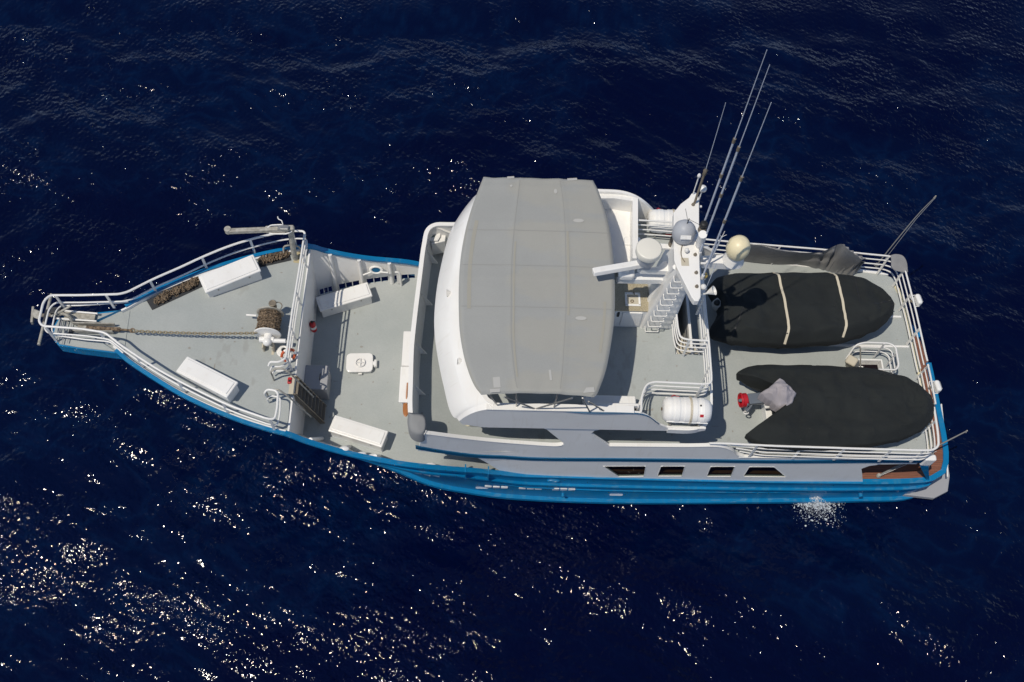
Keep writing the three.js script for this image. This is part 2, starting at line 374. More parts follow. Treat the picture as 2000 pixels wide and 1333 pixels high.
  const m = new THREE.MeshPhysicalMaterial({ vertexColors: true, roughness: 0.075, ior: 1.333, specularIntensity: 0.62, normalMap: nm, normalScale: new THREE.Vector2(1, 1) });
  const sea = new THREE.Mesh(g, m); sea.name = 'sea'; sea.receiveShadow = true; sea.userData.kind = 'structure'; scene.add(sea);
  return (x, z) => { let y = 0; for (const w of W) if (w[4] > 3) y += w[3] * Math.sin(x * w[0] + z * w[1] + w[2]); return y; };
}
const seaLevel = makeSea();

// ------------------------------------------------------------ the yacht: hull and decks
const yacht = thing('motor_yacht', 'white and blue expedition motor yacht with grey decks seen from above', 'yacht', [0, 0, 0]);
const foreY = (x) => 5.3 + Math.max(0, -5.5 - x) * 0.1004;                      // raised foredeck
const midZ = (x) => x < -5.5 ? 0.03 + (-5.5 - x) * 0.03 : 0.03;                  // centre line
const sheerB = table([[-11.3, 0.25], [-10.5, 0.75], [-10.13, 1.06], [-9.33, 1.58], [-8.55, 2.04], [-7.8, 2.4], [-7.05, 2.71], [-6.31, 2.96], [-5.5, 3.17], [-4.5, 3.3], [-3.5, 3.41], [-2.4, 3.5], [-1.6, 3.48], [-0.9, 3.41], [0.1, 3.28], [1.6, 3.15], [3.6, 3.12], [8, 3.12], [12, 3.06], [14, 2.98], [14.6, 2.84], [15.0, 2.45]]);
const sheerY = table([[-11.3, 5.92], [-10.5, 5.85], [-5.5, 5.45], [-5.0, 5.1], [-4.5, 4.82], [-4.0, 4.58], [-3.5, 4.4], [-2.4, 4.1], [-1.6, 3.8], [-0.9, 3.47], [0.1, 2.95], [1.0, 2.5], [1.6, 2.32], [3.6, 2.2], [8, 2.12], [12, 2.02], [15, 1.95]]);
const deckP = table([[-11.0, 0.02], [-10.25, 0.3], [-9.38, 0.8], [-8.5, 1.22], [-7.7, 1.56], [-6.9, 1.86], [-5.97, 2.14], [-5.27, 2.38], [-4.83, 2.52], [-3.84, 2.8], [-2.5, 3.22], [-1.6, 3.36], [-0.9, 3.34], [0, 3.25], [1.6, 3.15], [15, 2.45]]);
const deckS = table([[-11.0, 0.05], [-10.3, 0.35], [-9.33, 0.95], [-7.8, 1.75], [-6.3, 2.36], [-5.6, 2.62], [-5, 2.86], [-4.1, 3.13], [-3.1, 3.33], [-2.3, 3.44], [-1, 3.38], [0, 3.25], [1.6, 3.15], [15, 2.45]]);
const waterB = table([[-9.3, 0.02], [-8.5, 0.2], [-7.6, 0.52], [-6.6, 0.85], [-5.4, 1.2], [-4.26, 1.5], [-2.8, 2.0], [-1.8, 2.5], [-0.9, 2.76], [1, 3.02], [4, 3.13], [8, 3.06], [13, 2.9], [14.5, 2.78], [15.0, 2.4]]);
const mainY = (x) => Math.min(3.2, sheerY(x) - 0.36);
function hullB(x, y, s = 1) {
  const ys = sheerY(x), bw = Math.max(waterB(x), 0.02);
  if (y <= 0) return bw * (1 + y * 0.15);
  if (ys > 3.3) { const bd = Math.max(s > 0 ? deckP(x) : deckS(x), bw); return y >= 3.2 ? lerp(bd, sheerB(x), clamp((y - 3.2) / (ys - 3.2), 0, 1)) : lerp(bw, bd, Math.pow(y / 3.2, 0.9)); }
  return lerp(bw, sheerB(x), clamp(y / ys, 0, 1));
}
const PS = [1, -1];
const hullGeo = [];
function hullSkin(xs, topY) {
  for (const s of PS) hullGeo.push(surf(xs.map((x) => range(0, 1, 16).map((t) => { const y = lerp(topY(x), -0.9, t), xr = x < -5.5 ? x + 2.7 * clamp((-5.5 - x) / 5.8, 0, 1) * clamp(1 - y / sheerY(x), 0, 1.1) : x; return [xr, y, midZ(x) + s * hullB(xr, y, s) * (x < -10 ? lerp(1, clamp((x + 11.3) / 1.3, 0, 1), 0.8 * clamp(1 - y / sheerY(x), 0, 1)) : 1)]; })), s > 0));
}
hullSkin([-11.3, -11, -10.7, -10.4, ...range(-10.1, -5.5, 18)], sheerY);
hullSkin([...range(-5.5, -0.2, 22), ...range(0, 15, 50)], (x) => sheerY(x) - mainY(x) > 0.37 ? 3.2 : (x < 1.4 ? mainY(x) : sheerY(x)));
hullGeo.push(surf(range(-1, 1, 20).map((u) => range(0, 1, 8).map((t) => { const y = lerp(1.95, -0.9, t); return [15.0 + 0.22 * (1 - u * u), y, 0.03 + u * hullB(15, y)]; }))));
const hull = mesh('hull', hullGeo, MAT.blue, yacht);
// strakes and ledges that stand proud of the plating
for (const s of PS) {
  const line = (xs, fy, out) => xs.map((x) => { const y = fy(x); return [x, y, midZ(x) + s * (hullB(x, y, s) + out)]; });
  mesh('rubbing_strake', sweepRect(line(range(-4.6, 14.9, 60), (x) => Math.max(sheerY(x) - 0.62, 1.42), 0.03), 0.11, 0.11), MAT.blue, hull);
  mesh('rubbing_strake', sweepRect(line(range(-2.6, 14.6, 50), (x) => Math.max(sheerY(x) - 1.1, 0.98), 0.012), 0.04, 0.05), MAT.blue, hull);
  mesh('chine_ledge', sweepRect(line(range(-4.2, 14.85, 60), (x) => 0.24 + 0.75 * sstep(1, -4.5, x), 0.03), 0.2, 0.16), MAT.blue, hull);
  mesh('cap_rail', [sweepRect(line([...range(-10.5, -5.5, 30)], (x) => foreY(x) + 0.17, -0.02), 0.11, 0.1)], MAT.blue, yacht);
  mesh('cap_rail', [sweepRect(line([...range(-5.5, 12.2, 80)], (x) => sheerY(x) + 0.03, -0.03), 0.15, 0.09)], MAT.blue, yacht);
  mesh('toe_rail', [sweepRect(line([...range(-10.6, -5.5, 30)], (x) => foreY(x) + 0.11, -0.09), 0.06, 0.13)], MAT.white, yacht);
  // freeing ports below the strake, with white flaps
  for (const px of [[0.30, 0.56, 0.82], [1.40, 1.66, 1.92], [2.48, 2.74, 3.0]]) for (const x of px) {
    const y = 1.02, z = midZ(x) + s * (hullB(x, y) + 0.016);
    mesh('scupper_flap', at(box(0, 0, 0, 0.22, 0.13, 0.03, 0.008), x, y, z), MAT.white, hull);
  }
  for (const x of [-1.9, -1.62, -1.34]) mesh('scupper_flap', at(box(0, 0, 0, 0.22, 0.08, 0.03, 0.008), x, 2.3, midZ(x) + s * (hullB(x, 2.3) + 0.016), 0, s * -0.2), MAT.white, hull);
  for (const [x, y, w] of [[4.5, 0.62, 0.42], [0.1, 0.75, 0.4], [11.1, 0.95, 0.5], [12.3, 0.95, 0.52], [13.5, 0.95, 0.52]]) {
    const z = midZ(x) + s * (hullB(x, y) + 0.012); mesh('overboard_slot', tube([[x - w / 2, y, z], [x - w / 2, y + 0.1, z], [x + w / 2, y + 0.1, z], [x + w / 2, y, z], [x - w / 2, y, z]], 0.012, 0.04, 6), MAT.antenna, hull);
  }
  mesh('fairlead', at(new THREE.TorusGeometry(0.13, 0.035, 8, 20).scale(1.3, 0.5, 1), 2.35, 1.92, midZ(2) + s * (hullB(2.35, 1.92) + 0.02)), MAT.blue, hull);
  mesh('overboard_pipe', at(cyl(0.07, 0.07, 0.12), 12.6, 0.7, midZ(0) + s * hullB(12.6, 0.7), s * Math.PI / 2), MAT.blue, hull);
  mesh('overboard_pipe', at(cyl(0.05, 0.05, 0.12), 2.75, 0.62, midZ(0) + s * hullB(2.75, 0.62), s * Math.PI / 2), MAT.blue, hull);
  for (const x of [-0.42, 0.28]) mesh('boarding_gate_joint', sweepRect([[x, sheerY(x) + 0.035, midZ(x) + s * (sheerB(x) - 0.2)], [x, sheerY(x) + 0.035, midZ(x) + s * (sheerB(x) + 0.06)]], 0.04, 0.6), MAT.blue, hull);
}
// bow platform
const platOut = [[-10.436, -0.531], [-11.305, -0.405], [-12.176, -0.313], [-12.42, -0.204], [-12.486, 0.036], [-12.479, 0.34], [-12.371, 0.572], [-12.223, 0.718], [-11.652, 0.804], [-10.342, 0.954]];
mesh('bow_platform', plate(platOut, 5.77, 0.36), MAT.blue, yacht);
mesh('bow_platform_deck', plate([[-10.389, -0.469], [-11.287, -0.342], [-12.127, -0.252], [-12.37, -0.143], [-12.44, 0.08], [-12.426, 0.35], [-12.325, 0.548], [-12.195, 0.678], [-11.653, 0.765], [-10.314, 0.914]], 5.804, 0.03), MAT.deck, yacht);
// foredeck
mesh('foredeck', surf(range(-10.48, -5.45, 30).map((x) => range(-1, 1, 8).map((u) => [x, foreY(x), midZ(x) + u * (sheerB(x) - 0.06)])), true), MAT.deck, yacht);
mesh('foredeck_bulkhead', thick(range(0, 1, 6).map((t) => { const y = lerp(3.15, 5.29, t); return [[-5.47, y, 0.06 - hullB(-5.47, y, -1)], [-5.47, y, hullB(-5.47, y, 1) - 0.01]]; }), 0.05), MAT.white, yacht);
mesh('foredeck_edge', sweepRect([[-5.44, 5.36, -3.1], [-5.44, 5.36, 1.12]], 0.05, 0.12), MAT.white, yacht);
mesh('foredeck_edge', sweepRect([[-5.44, 5.36, 2.0], [-5.44, 5.36, 3.12]], 0.05, 0.12), MAT.white, yacht);
// sunken main deck with bulwarks
mesh('main_deck', surf(range(-5.5, 1.5, 36).map((x) => range(-1, 1, 10).map((u) => [x, lerp(mainY(x), 3.2, x > -1.7 && Math.abs(u) < 0.75 ? 0 : 0), midZ(x) + u * (hullB(x, mainY(x), u < 0 ? -1 : 1) - 0.01)])), true), MAT.deck, yacht);
const groups = [[-5.36, -4.97], [-4.75, -4.10], [-3.86, -3.16], [-2.96, -2.28]];
for (const s of PS) {
  const bw = grp('bulwark', yacht);
  const strip = (x0, x1, f0, f1, n) => {
    const rows = (k) => [0, 0.5, 1].map((t) => range(x0, x1, n).map((x) => { const y = lerp(f0(x), f1(x), t); return [x, y, midZ(x) + s * (hullB(x, y, s) - k)]; }));
    const a = rows(0), b = rows(0.05);
    return { out: surf(a, s < 0), rest: [surf(b, s > 0), surf([a[2], b[2]]), surf([a[0], b[0]]), surf([a.map((r) => r[0]), b.map((r) => r[0])]), surf([a.map((r) => r[n]), b.map((r) => r[n])])] };
  };
  const lo = (x) => mainY(x), mid = (x) => mainY(x) + 0.27, hi = (x) => sheerY(x);
  const outer = [], inner = [];
  const add = (q) => { outer.push(q.out); inner.push(...q.rest); };
  add(strip(-5.5, 1.45, mid, hi, 40));
  let x = -5.5;
  for (const [a, b] of groups) {
    add(strip(x, a, lo, mid, 4));
    const w = (b - a) / 3; for (const k of [1, 2]) add(strip(a + w * k - 0.01, a + w * k + 0.01, lo, mid, 2));
    x = b;
  }
  add(strip(x, 1.45, lo, mid, 16));
  mesh('outer_plating', outer, MAT.blue, bw);
  mesh('inner_plating', inner, MAT.white, bw);
  for (const rx of [-4.86, -4.0, -3.06]) {
    const a = [rx, hi(rx) - 0.03, midZ(rx) + s * (hullB(rx, hi(rx), s) - 0.12)], b = [rx + 0.03, mainY(rx), midZ(rx) + s * (hullB(rx, mainY(rx), s) - 0.13)];
    mesh('bulwark_frame', tube([a, b], 0.062, 0, 10), MAT.white, bw);
  }
}
// mooring fittings on the starboard bulwark
const ring = thing('mooring_fairlead', 'oval white mooring fairlead with horns on the starboard bulwark', 'fairlead', [-3.5, 3.98, 0.03 - hullB(-3.5, 3.98, -1) + 0.13]);
mesh('ring', new THREE.TorusGeometry(0.15, 0.04, 10, 24).scale(1.25, 0.8, 1).rotateX(-0.5), MAT.rail, ring);
mesh('opening', at(new THREE.CylinderGeometry(0.14, 0.14, 0.01, 20).rotateX(Math.PI / 2 - 0.5).scale(1.25, 0.8, 1), 0, 0, -0.01), MAT.stripe, ring);
mesh('horn', tube([[-0.15, -0.05, 0.05], [-0.42, -0.12, 0.13]], 0.028), MAT.rail, ring);
mesh('horn', tube([[0.15, -0.04, 0.05], [0.4, 0.0, 0.1]], 0.028), MAT.rail, ring);
const bit = thing('mooring_bitt', 'white curved mooring bitt standing at the starboard bulwark foot', 'bitt', [-2.72, 3.2, 0.03 - hullB(-2.72, 3.2, -1) + 0.28]);
mesh('post', tube([[0, 0, 0], [0, 0.62, -0.06], [-0.06, 0.72, -0.08], [-0.17, 0.72, -0.08]], 0.035, 0.08), MAT.rail, bit);
mesh('web_plate', beam([-0.07, 0.05, -0.05], [-0.07, 0.66, -0.09], 0.12, 0.02), MAT.rail, bit);
for (const p of [[-3.935, 4.55, 3.255], [-3.451, 4.3, 3.323], [-3.136, 4.15, 3.323], [-1.457, 3.62, 3.362]]) mesh('roller_fairlead', at(new THREE.SphereGeometry(0.1, 16, 10).scale(1.5, 0.6, 0.8), ...p), MAT.rail, yacht);
// upper deck
const upY = (x) => 4.2 + 0.9 * Math.pow(clamp((1.5 - x) / 3.2, 0, 1.1), 1.25);
const wallZ = (x) => 3.14 + 0.25 * Math.pow(clamp((0.8 - x) / 2.3, 0, 1.2), 1.3) - 0.10 * sstep(8, 14, x);
const stbdZ = table([[-1.9, 3.56], [-1.0, 3.5], [0.8, 3.46], [3, 3.6], [6, 3.82], [8, 3.82], [10.7, 3.64], [13, 3.43], [14, 3.3]]);
const stair = [[11.72, -0.14], [12.5, -0.14], [12.5, 0.75], [11.72, 0.75]], well = [[5.58, -1.35], [6.34, -1.35], [6.34, 0.86], [5.58, 0.86]];
{
  const xs = range(-1.85, 1.5, 16), fx = (x) => x < -1.4 ? 1 - 0.05 * Math.pow((-1.4 - x) / 0.45, 2) : 1;
  mesh('upper_deck', [surf(xs.map((x) => range(-1, 1, 8).map((u) => [x, upY(x), u * fx(x) * ((u < 0 ? stbdZ(x) : wallZ(x)) - 0.02)])), true),
    surf(xs.map((x) => range(-1, 1, 8).map((u) => [x, upY(x) - 0.14, u * fx(x) * ((u < 0 ? stbdZ(x) : wallZ(x)) - 0.02)]))),
    plate([[1.5, -stbdZ(1.5) + 0.02], [6, -stbdZ(6) + 0.02], [10, -stbdZ(10) + 0.02], [13.0, -stbdZ(13) + 0.02], [13.5, -3.2], [13.62, -2.4], [13.66, 0], [13.62, 2.4], [13.5, 2.85], [13.1, wallZ(13) - 0.02], [10, wallZ(10) - 0.02], [6, wallZ(6) - 0.02], [1.5, wallZ(1.5) - 0.02]], 4.2, 0.14, [stair])], MAT.deck, yacht);
}
// cockpit and stern
mesh('cockpit_deck', plate([[11.4, -2.9], [14.4, -2.75], [14.7, -2.4], [14.85, 0], [14.7, 2.4], [14.4, 2.75], [11.4, 2.9]], 1.0, 0.08), MAT.teak, yacht);
mesh('cockpit_bulkhead', box(11.6, 1.0, 0, 0.08, 3.05, 6.0, 0.01), MAT.white, yacht);
mesh('saloon_door', box(11.66, 1.02, 0.3, 0.05, 2.0, 1.5, 0.01), MAT.dark, yacht);
{
  const rim = (inset, y) => { const o = []; for (let i = 0; i <= 48; i++) { const a = i / 48; let x, z; if (a < 0.32) { x = lerp(12.2, 14.55, a / 0.32); z = sheerB(x); } else if (a > 0.68) { x = lerp(14.55, 12.2, (a - 0.68) / 0.32); z = -sheerB(x); } else { const u = (a - 0.32) / 0.36 * 2 - 1, b = sheerB(14.55); z = -u * b; x = 14.55 + 0.62 * Math.pow(1 - Math.pow(Math.abs(u), 5), 0.5); } o.push([x, y, 0.03 + z - Math.sign(z) * inset]); } return o; };
  const full = rim(0.04, 2.0);
  mesh('covering_board', sweepRect(rim(0.2, 1.94).map((p) => [p[0] - 0.16 * sstep(14.4, 14.9, p[0]), p[1], p[2]]), 0.32, 0.05), MAT.teak, yacht);
  mesh('cockpit_lining', surf([1.9, 1.0].map((y) => rim(0.34, y).map((p) => [p[0] - 0.3 * sstep(14.4, 14.9, p[0]), p[1], p[2]]))), MAT.white, yacht);
  const gate = (p) => p[0] > 14.6 && p[2] < -1.45 && p[2] > -2.15;
  const i0 = full.findIndex(gate), cut = full.map(gate), i1 = cut.lastIndexOf(true);
  mesh('stern_cap_rail', sweepRect(full.slice(0, i0), 0.17, 0.1), MAT.blue, yacht);
  mesh('stern_cap_rail', sweepRect(full.slice(i1 + 1), 0.17, 0.1), MAT.blue, yacht);
  const plating = (seg) => { const a = seg.map((p) => [p[0], 1.94, p[2]]), b = seg.map((p) => [p[0], 1.2, p[2]]); return surf([a, b]); };
  mesh('stern_bulwark', plating(full.slice(0, i0)), MAT.blue, yacht); mesh('stern_bulwark', plating(full.slice(i1 + 1)), MAT.blue, yacht);
}
mesh('swim_platform', plate([[14.2, -2.86], [15.2, -2.98], [15.7, -2.75], [15.88, -2.2], [15.95, 0], [15.88, 2.2], [15.7, 2.75], [15.2, 3.0], [14.2, 2.9]], 0.42, 0.2, [], 0.03), MAT.greybox, yacht);
const swr = grp('swim_platform_rail', yacht);
mesh('rail_bar', tube([[15.697, 1.2, -0.081], [15.619, 1.2, 0.676], [15.596, 1.2, 1.232], [15.554, 1.1, 1.924], [15.49, 1, 2.463]], 0.028, 0.2), MAT.rail, swr);
mesh('rail_bar', tube([[15.706, 0.9, 1.146], [15.638, 0.9, 1.755], [15.546, 0.8, 2.173]], 0.022, 0.1), MAT.rail, swr);
mesh('stanchion', tube([[15.589, 1.2, 1.269], [15.882, 0.42, 1.193]], 0.02), MAT.rail, swr);
mesh('stanchion', tube([[15.554, 1.1, 1.924], [15.788, 0.42, 1.936]], 0.02), MAT.rail, swr);
mesh('stern_quarter_post', box(...[13.555, 3.62, 3.006], 0.36, 0.5, 0.2, 0.06), MAT.gelcoat, yacht);
{
  const q = [[13.43, 3.55, 3.064], [13.693, 3.55, 3.092], [14.377, 2.02, 2.957], [14.294, 2.02, 2.959]], f = (d) => q.map((p) => [p[0], p[1], p[2] - d]);
  const a = f(0), b = f(0.09); const ring2 = [...a, a[0]], ringb = [...b, b[0]];
  mesh('stern_quarter_fin', [surf([[a[0], a[1]], [a[3], a[2]]]), surf([[b[0], b[1]], [b[3], b[2]]]), surf([ring2, ringb])], MAT.blue, yacht);
}

// ------------------------------------------------------------ superstructure
function bend(g, side) {
  g.deleteAttribute('uv'); g = new TessellateModifier(0.45, 7).modify(g);
  const nrm = g.attributes.normal.clone();                                  // let an upright side plate follow the plan curve of the yacht
  const p = g.attributes.position; for (let i = 0; i < p.count; i++) { const x = p.getX(i), z = p.getZ(i); p.setZ(i, side > 0 ? z + wallZ(x) : -(z + stbdZ(x))); } g.setAttribute('normal', nrm); g = toCreasedNormals(mergeVertices((g.deleteAttribute('normal'), g), 1e-3), 0.7); return g;
}
const winP = [
  [[3.77, 3.21], [5.07, 3.28], [5.15, 2.39], [4.36, 2.31]],
  [[5.53, 3.3], [6.26, 3.34], [6.33, 2.46], [5.56, 2.42]],
  [[7.04, 3.35], [7.78, 3.39], [7.86, 2.51], [7.1, 2.47]],
  [[8.22, 3.39], [8.98, 3.4], [9.61, 2.5], [8.24, 2.53]]];
for (const s of PS) {
  const bottom = range(0.62, 12.2, 40).map((x) => [x, sheerY(x) + 0.02]);
  const out = [[-1.78, 4.95], [-1.1, 4.52], [-0.45, 4.15], [-0.07, 3.9], [0.12, 3.6], ...bottom, [11.95, 2.7], [11.75, 3.2], [11.9, 3.45], [12.2, 3.58], [13.3, 3.62], [13.3, 4.21], [7.78, 4.22],
    [7.62, 4.34], [7.4, 4.66], [7.1, 4.9], [6.84, 4.98], [6.0, 4.92], [3.76, 4.86], [3.3, 5.5], [3.13, 5.76], [3.2, 5.98], [3.45, 6.14], [1.70, 6.14], [1.86, 6.0], [2.4, 5.05], [2.42, 4.9], [2.2, 4.79], [1.2, 4.9], [0.33, 5.12], [-0.6, 5.58], [-1.2, 5.95], [-1.56, 6.17]];
  const sw = grp('superstructure_side', yacht);
  mesh('side_plating', bend(sideWall(out, 0, 0.07, winP), s), MAT.white, sw);
  winP.forEach((w) => {
    const c = [w.reduce((a, p) => a + p[0], 0) / 4, w.reduce((a, p) => a + p[1], 0) / 4];
    const z = (x, d) => s > 0 ? wallZ(x) + d : -(stbdZ(x) + d);
    const win = mesh('window_frame', tube([...w, w[0], w[1]].map(([x, y]) => [x, y, z(x, 0.004)]), 0.011, 0.06, 6), MAT.rail, sw);
    const pane = mesh('window_pane', surf([[[w[0][0], w[0][1], z(w[0][0], -0.014)], [w[1][0], w[1][1], z(w[1][0], -0.014)]], [[w[3][0], w[3][1], z(w[3][0], -0.014)], [w[2][0], w[2][1], z(w[2][0], -0.014)]]]), glassMat, sw);
  });
  mesh('cabin_bench', box(7.2, 1.2, s * 2.75, 8.4, 1.32, 0.55, 0.02), MAT.varnish, sw);
  mesh('cabin_lining', box(7.2, 1.2, s * 2.3, 8.6, 2.7, 0.05, 0.01), MAT.varnish, sw);
  const zz = (x, d) => s > 0 ? wallZ(x) + d : -(stbdZ(x) + d);
  const stripeY = table([[-1.8, 5.28], [-1.1, 4.72], [-0.07, 4.1], [0.8, 3.86], [1.68, 3.76], [4, 3.82], [7, 3.88], [13.4, 3.92]]);
  mesh('blue_stripe', sweepRect(range(-1.82, 13.35, 60).map((x) => [x, stripeY(x) + 0.09, zz(x, 0.012)]), 0.05, 0.2), MAT.stripe, sw);
  mesh('bulwark_cap', sweepRect(smoothLine([[-1.5, 6.16], [-0.6, 5.61], [0.33, 5.15], [1.2, 4.93], [2.2, 4.82], [2.38, 4.88]].map(([x, y]) => [x, y, zz(x, -0.035)]), 24), 0.11, 0.05), MAT.gelcoat, sw);
  mesh('bulwark_cap', sweepRect(smoothLine([[3.76, 4.89], [6.0, 4.95], [6.84, 5.01], [7.1, 4.93], [7.4, 4.69], [7.62, 4.37], [7.85, 4.25]].map(([x, y]) => [x, y, zz(x, -0.035)]), 30), 0.11, 0.05), MAT.gelcoat, sw);
  mesh('deck_lip', sweepRect(range(7.7, 13.1, 20).map((x) => [x, 4.235, zz(x, -0.01)]), 0.09, 0.05), MAT.gelcoat, sw);
  // house inside the side decks
  mesh('house_side', box(3.1, 4.2, s * 2.3, 6.0, 2.0, 0.08, 0.01), MAT.white, sw);
}
mesh('house_front', surf([3.2, 4.0, 4.7].map((y) => range(-1, 1, 12).map((u) => [-1.45 + 0.25 * u * u, y, u * 2.6]))), MAT.white, yacht);
for (const s of PS) mesh('house_return', surf([2.0, 3.4, 4.3].map((y) => [[-1.2, y, s * 2.6], [0.7, y, s * 2.6]])), MAT.white, yacht);
mesh('wheelhouse_front', surf([4.2, 5.2, 6.3].map((y) => range(-1, 1, 12).map((u) => [0.15 - 0.25 * (1 - u * u), Math.max(y, upY(0.15)), u * 2.35]))), MAT.white, yacht);
mesh('house_aft_bulkhead', box(6.1, 4.2, 0, 0.08, 2.0, 4.6, 0.01), MAT.white, yacht);

// raked bulwark across the front of the upper deck
{
  const T = smoothLine([[-0.737, 6.15, -3.574], [-1.13, 6.18, -3.542], [-1.552, 6.2, -3.497], [-1.764, 6.2, -3.32], [-1.863, 6.2, -2.739], [-1.934, 6.2, -1.646], [-2.015, 6.2, -0.245], [-2.052, 6.2, 0.766], [-2.03, 6.2, 1.744], [-1.994, 6.2, 2.692], [-1.898, 6.19, 3.18], [-1.536, 6.17, 3.378]], 48);
  const cen = [0.6, 0];
  const foot = T.map((p) => { const f = sstep(-1.2, -1.8, p[0]); return [p[0] + 0.17 * f, upY(p[0] + 0.17 * f) - 0.02, p[2] - Math.sign(p[2]) * 0.06 * sstep(2.6, 3.3, Math.abs(p[2]))]; });
  const low = foot.map((p) => [p[0] + 0.04, p[1] - 0.35, p[2]]);
  const fb = grp('forward_bulwark', yacht);
  mesh('plating', thick([T, T.map((p, i) => p.map((v, k) => lerp(v, foot[i][k], 0.5))), foot, low], -0.05), MAT.white, fb);
  mesh('bulwark_cap', sweepRect(T.map((p) => [p[0] + 0.03, p[1] + 0.035, p[2]]), 0.13, 0.06), MAT.gelcoat, fb);
  for (const k of [10, 17, 23, 29, 35, 41]) {
    const p = T[k], f = foot[k]; const q = [[p[0] + 0.08, p[1] - 0.25, p[2]], [f[0] + 0.03, f[1] + 0.02, f[2]], [f[0] + 0.24, f[1] + 0.02, f[2] + 0.0]];
    const sh = new THREE.Shape(q.map((v) => new THREE.Vector2(v[0], v[1]))); const g = new THREE.ExtrudeGeometry(sh, { depth: 0.025, bevelEnabled: false }); g.translate(0, 0, p[2] - 0.012);
    mesh('bracket', g, MAT.white, fb);
  }
}
// brow of the flybridge
let browEnd = [];
const browO = smoothLine([[-0.358, 6.75, -4.195], [-0.66, 6.68, -3.76], [-1.025, 6.62, -3.004], [-1.271, 6.6, -1.776], [-1.38, 6.6, -0.722], [-1.382, 6.6, 0.296], [-1.24, 6.6, 1.277], [-1.017, 6.6, 2.258], [-0.854, 6.6, 2.859], [-0.72, 6.6, 3.085], [-0.579, 6.62, 3.121]], 44);
const browI = smoothLine([[0.563, 7.5, -3.927], [0.215, 7.5, -3.673], [-0.137, 7.5, -3.018], [-0.407, 7.5, -1.761], [-0.507, 7.5, -0.557], [-0.49, 7.5, 0.598], [-0.378, 7.5, 1.63], [-0.165, 7.5, 2.398], [0.022, 7.5, 2.802], [0.121, 7.48, 2.971], [0.315, 7.47, 3.096]], 44);
{
  const rows = range(0, 1, 8).map((t) => browO.map((p, i) => { const q = browI[i]; return [lerp(p[0], q[0], t), lerp(p[1], q[1], t) + 0.22 * Math.sin(Math.PI * t) * (1 - 0.3 * t) + 0.04 * (t > 0 ? 1 : 0), lerp(p[2], q[2], t)]; }));
  for (const r of rows) { r[r.length - 1][2] = 3.2; r[r.length - 2][2] = lerp(r[r.length - 2][2], 3.19, 0.6); } browEnd = rows.map((r) => r[r.length - 1].slice());
  const under = browO.map((p) => [p[0] + 0.12, p[1] - 0.14, p[2] * 0.985]), under2 = browO.map((p) => [p[0] + 0.7, 6.3, p[2] * 0.93]);
  const inner = browI.map((p) => [p[0] + 0.09, p[1] + 0.03, p[2] * 0.975]), floor = inner.map((p) => [p[0] + 0.05, 6.35, p[2]]);
  const brow = grp('flybridge_brow', yacht);
  mesh('shell', [surf(rows), surf([browO, under, under2]), surf([inner, floor])], MAT.gelcoat, brow);
  mesh('coaming_cap', sweepRect(browI.map((p, i) => [(p[0] + inner[i][0]) / 2, p[1] + 0.05, (p[2] + inner[i][2]) / 2]), 0.12, 0.05), MAT.gelcoat, brow);
}
// sun deck
const sunOut = [[-0.75, 0], [-0.6, 1.6], [-0.3, 2.8], [0.0, 3.05], [5.9, 3.17], [6.2, 3.08], [6.4, 2.75], [6.5, 1.9], [6.5, -1.6], [6.45, -3.1], [6.1, -3.6], [5.3, -3.85], [3, -3.95], [0.2, -3.6], [-0.3, -2.9], [-0.6, -1.6]];
mesh('sun_deck', plate(sunOut, 6.36, 0.16, [well]), MAT.deck, yacht);
{
  const side = grp('flybridge_side', yacht);
  const out = [[0.1, 6.22], [6.1, 6.22], [6.25, 6.3], [6.25, 6.42], [5.35, 6.42], [5.15, 6.46], [4.95, 6.62], [4.7, 6.95], [4.5, 7.2], [4.3, 7.38], [4.0, 7.46], [2, 7.48], [0.5, 7.46], ...browEnd.slice().reverse().map((p) => [p[0], p[1]]), [-0.5, 6.4]];
  const g = sideWall(out, 3.2, 0.06); mesh('side_plating', g, MAT.white, side);
  mesh('blue_piping', tube(smoothLine([[0.008, 7.48, 2.793], [0.121, 7.47, 2.966], [0.315, 7.46, 3.107], [1.517, 7.46, 3.17], [2.883, 7.46, 3.245], [4.188, 7.45, 3.227], [4.486, 7.3, 3.23], [4.797, 6.85, 3.211], [5.013, 6.5, 3.165], [5.166, 6.44, 3.167]], 40), 0.016, 0.05, 6), MAT.stripe, side);
  mesh('coaming_cap', sweepRect([[0.15, 7.5, 3.12], [1.5, 7.52, 3.13], [3.2, 7.52, 3.13], [4.1, 7.49, 3.13]], 0.2, 0.05), MAT.gelcoat, side);
  mesh('inner_plating', surf([7.48, 6.36].map((y) => [[0.1, y, 3.02], [4.2, y, 3.02]])), MAT.white, side);
  const edge = smoothLine([[5.2, 6.4, 3.2], [5.9, 6.4, 3.2], [6.22, 6.4, 3.08], [6.42, 6.4, 2.75], [6.52, 6.4, 1.9]], 20);
  mesh('deck_lip', [sweepRect(edge, 0.07, 0.24), sweepRect([[6.52, 6.4, 1.9], [6.52, 6.4, -1.6], [6.47, 6.4, -3.1]], 0.07, 0.24)], MAT.gelcoat, side);
}
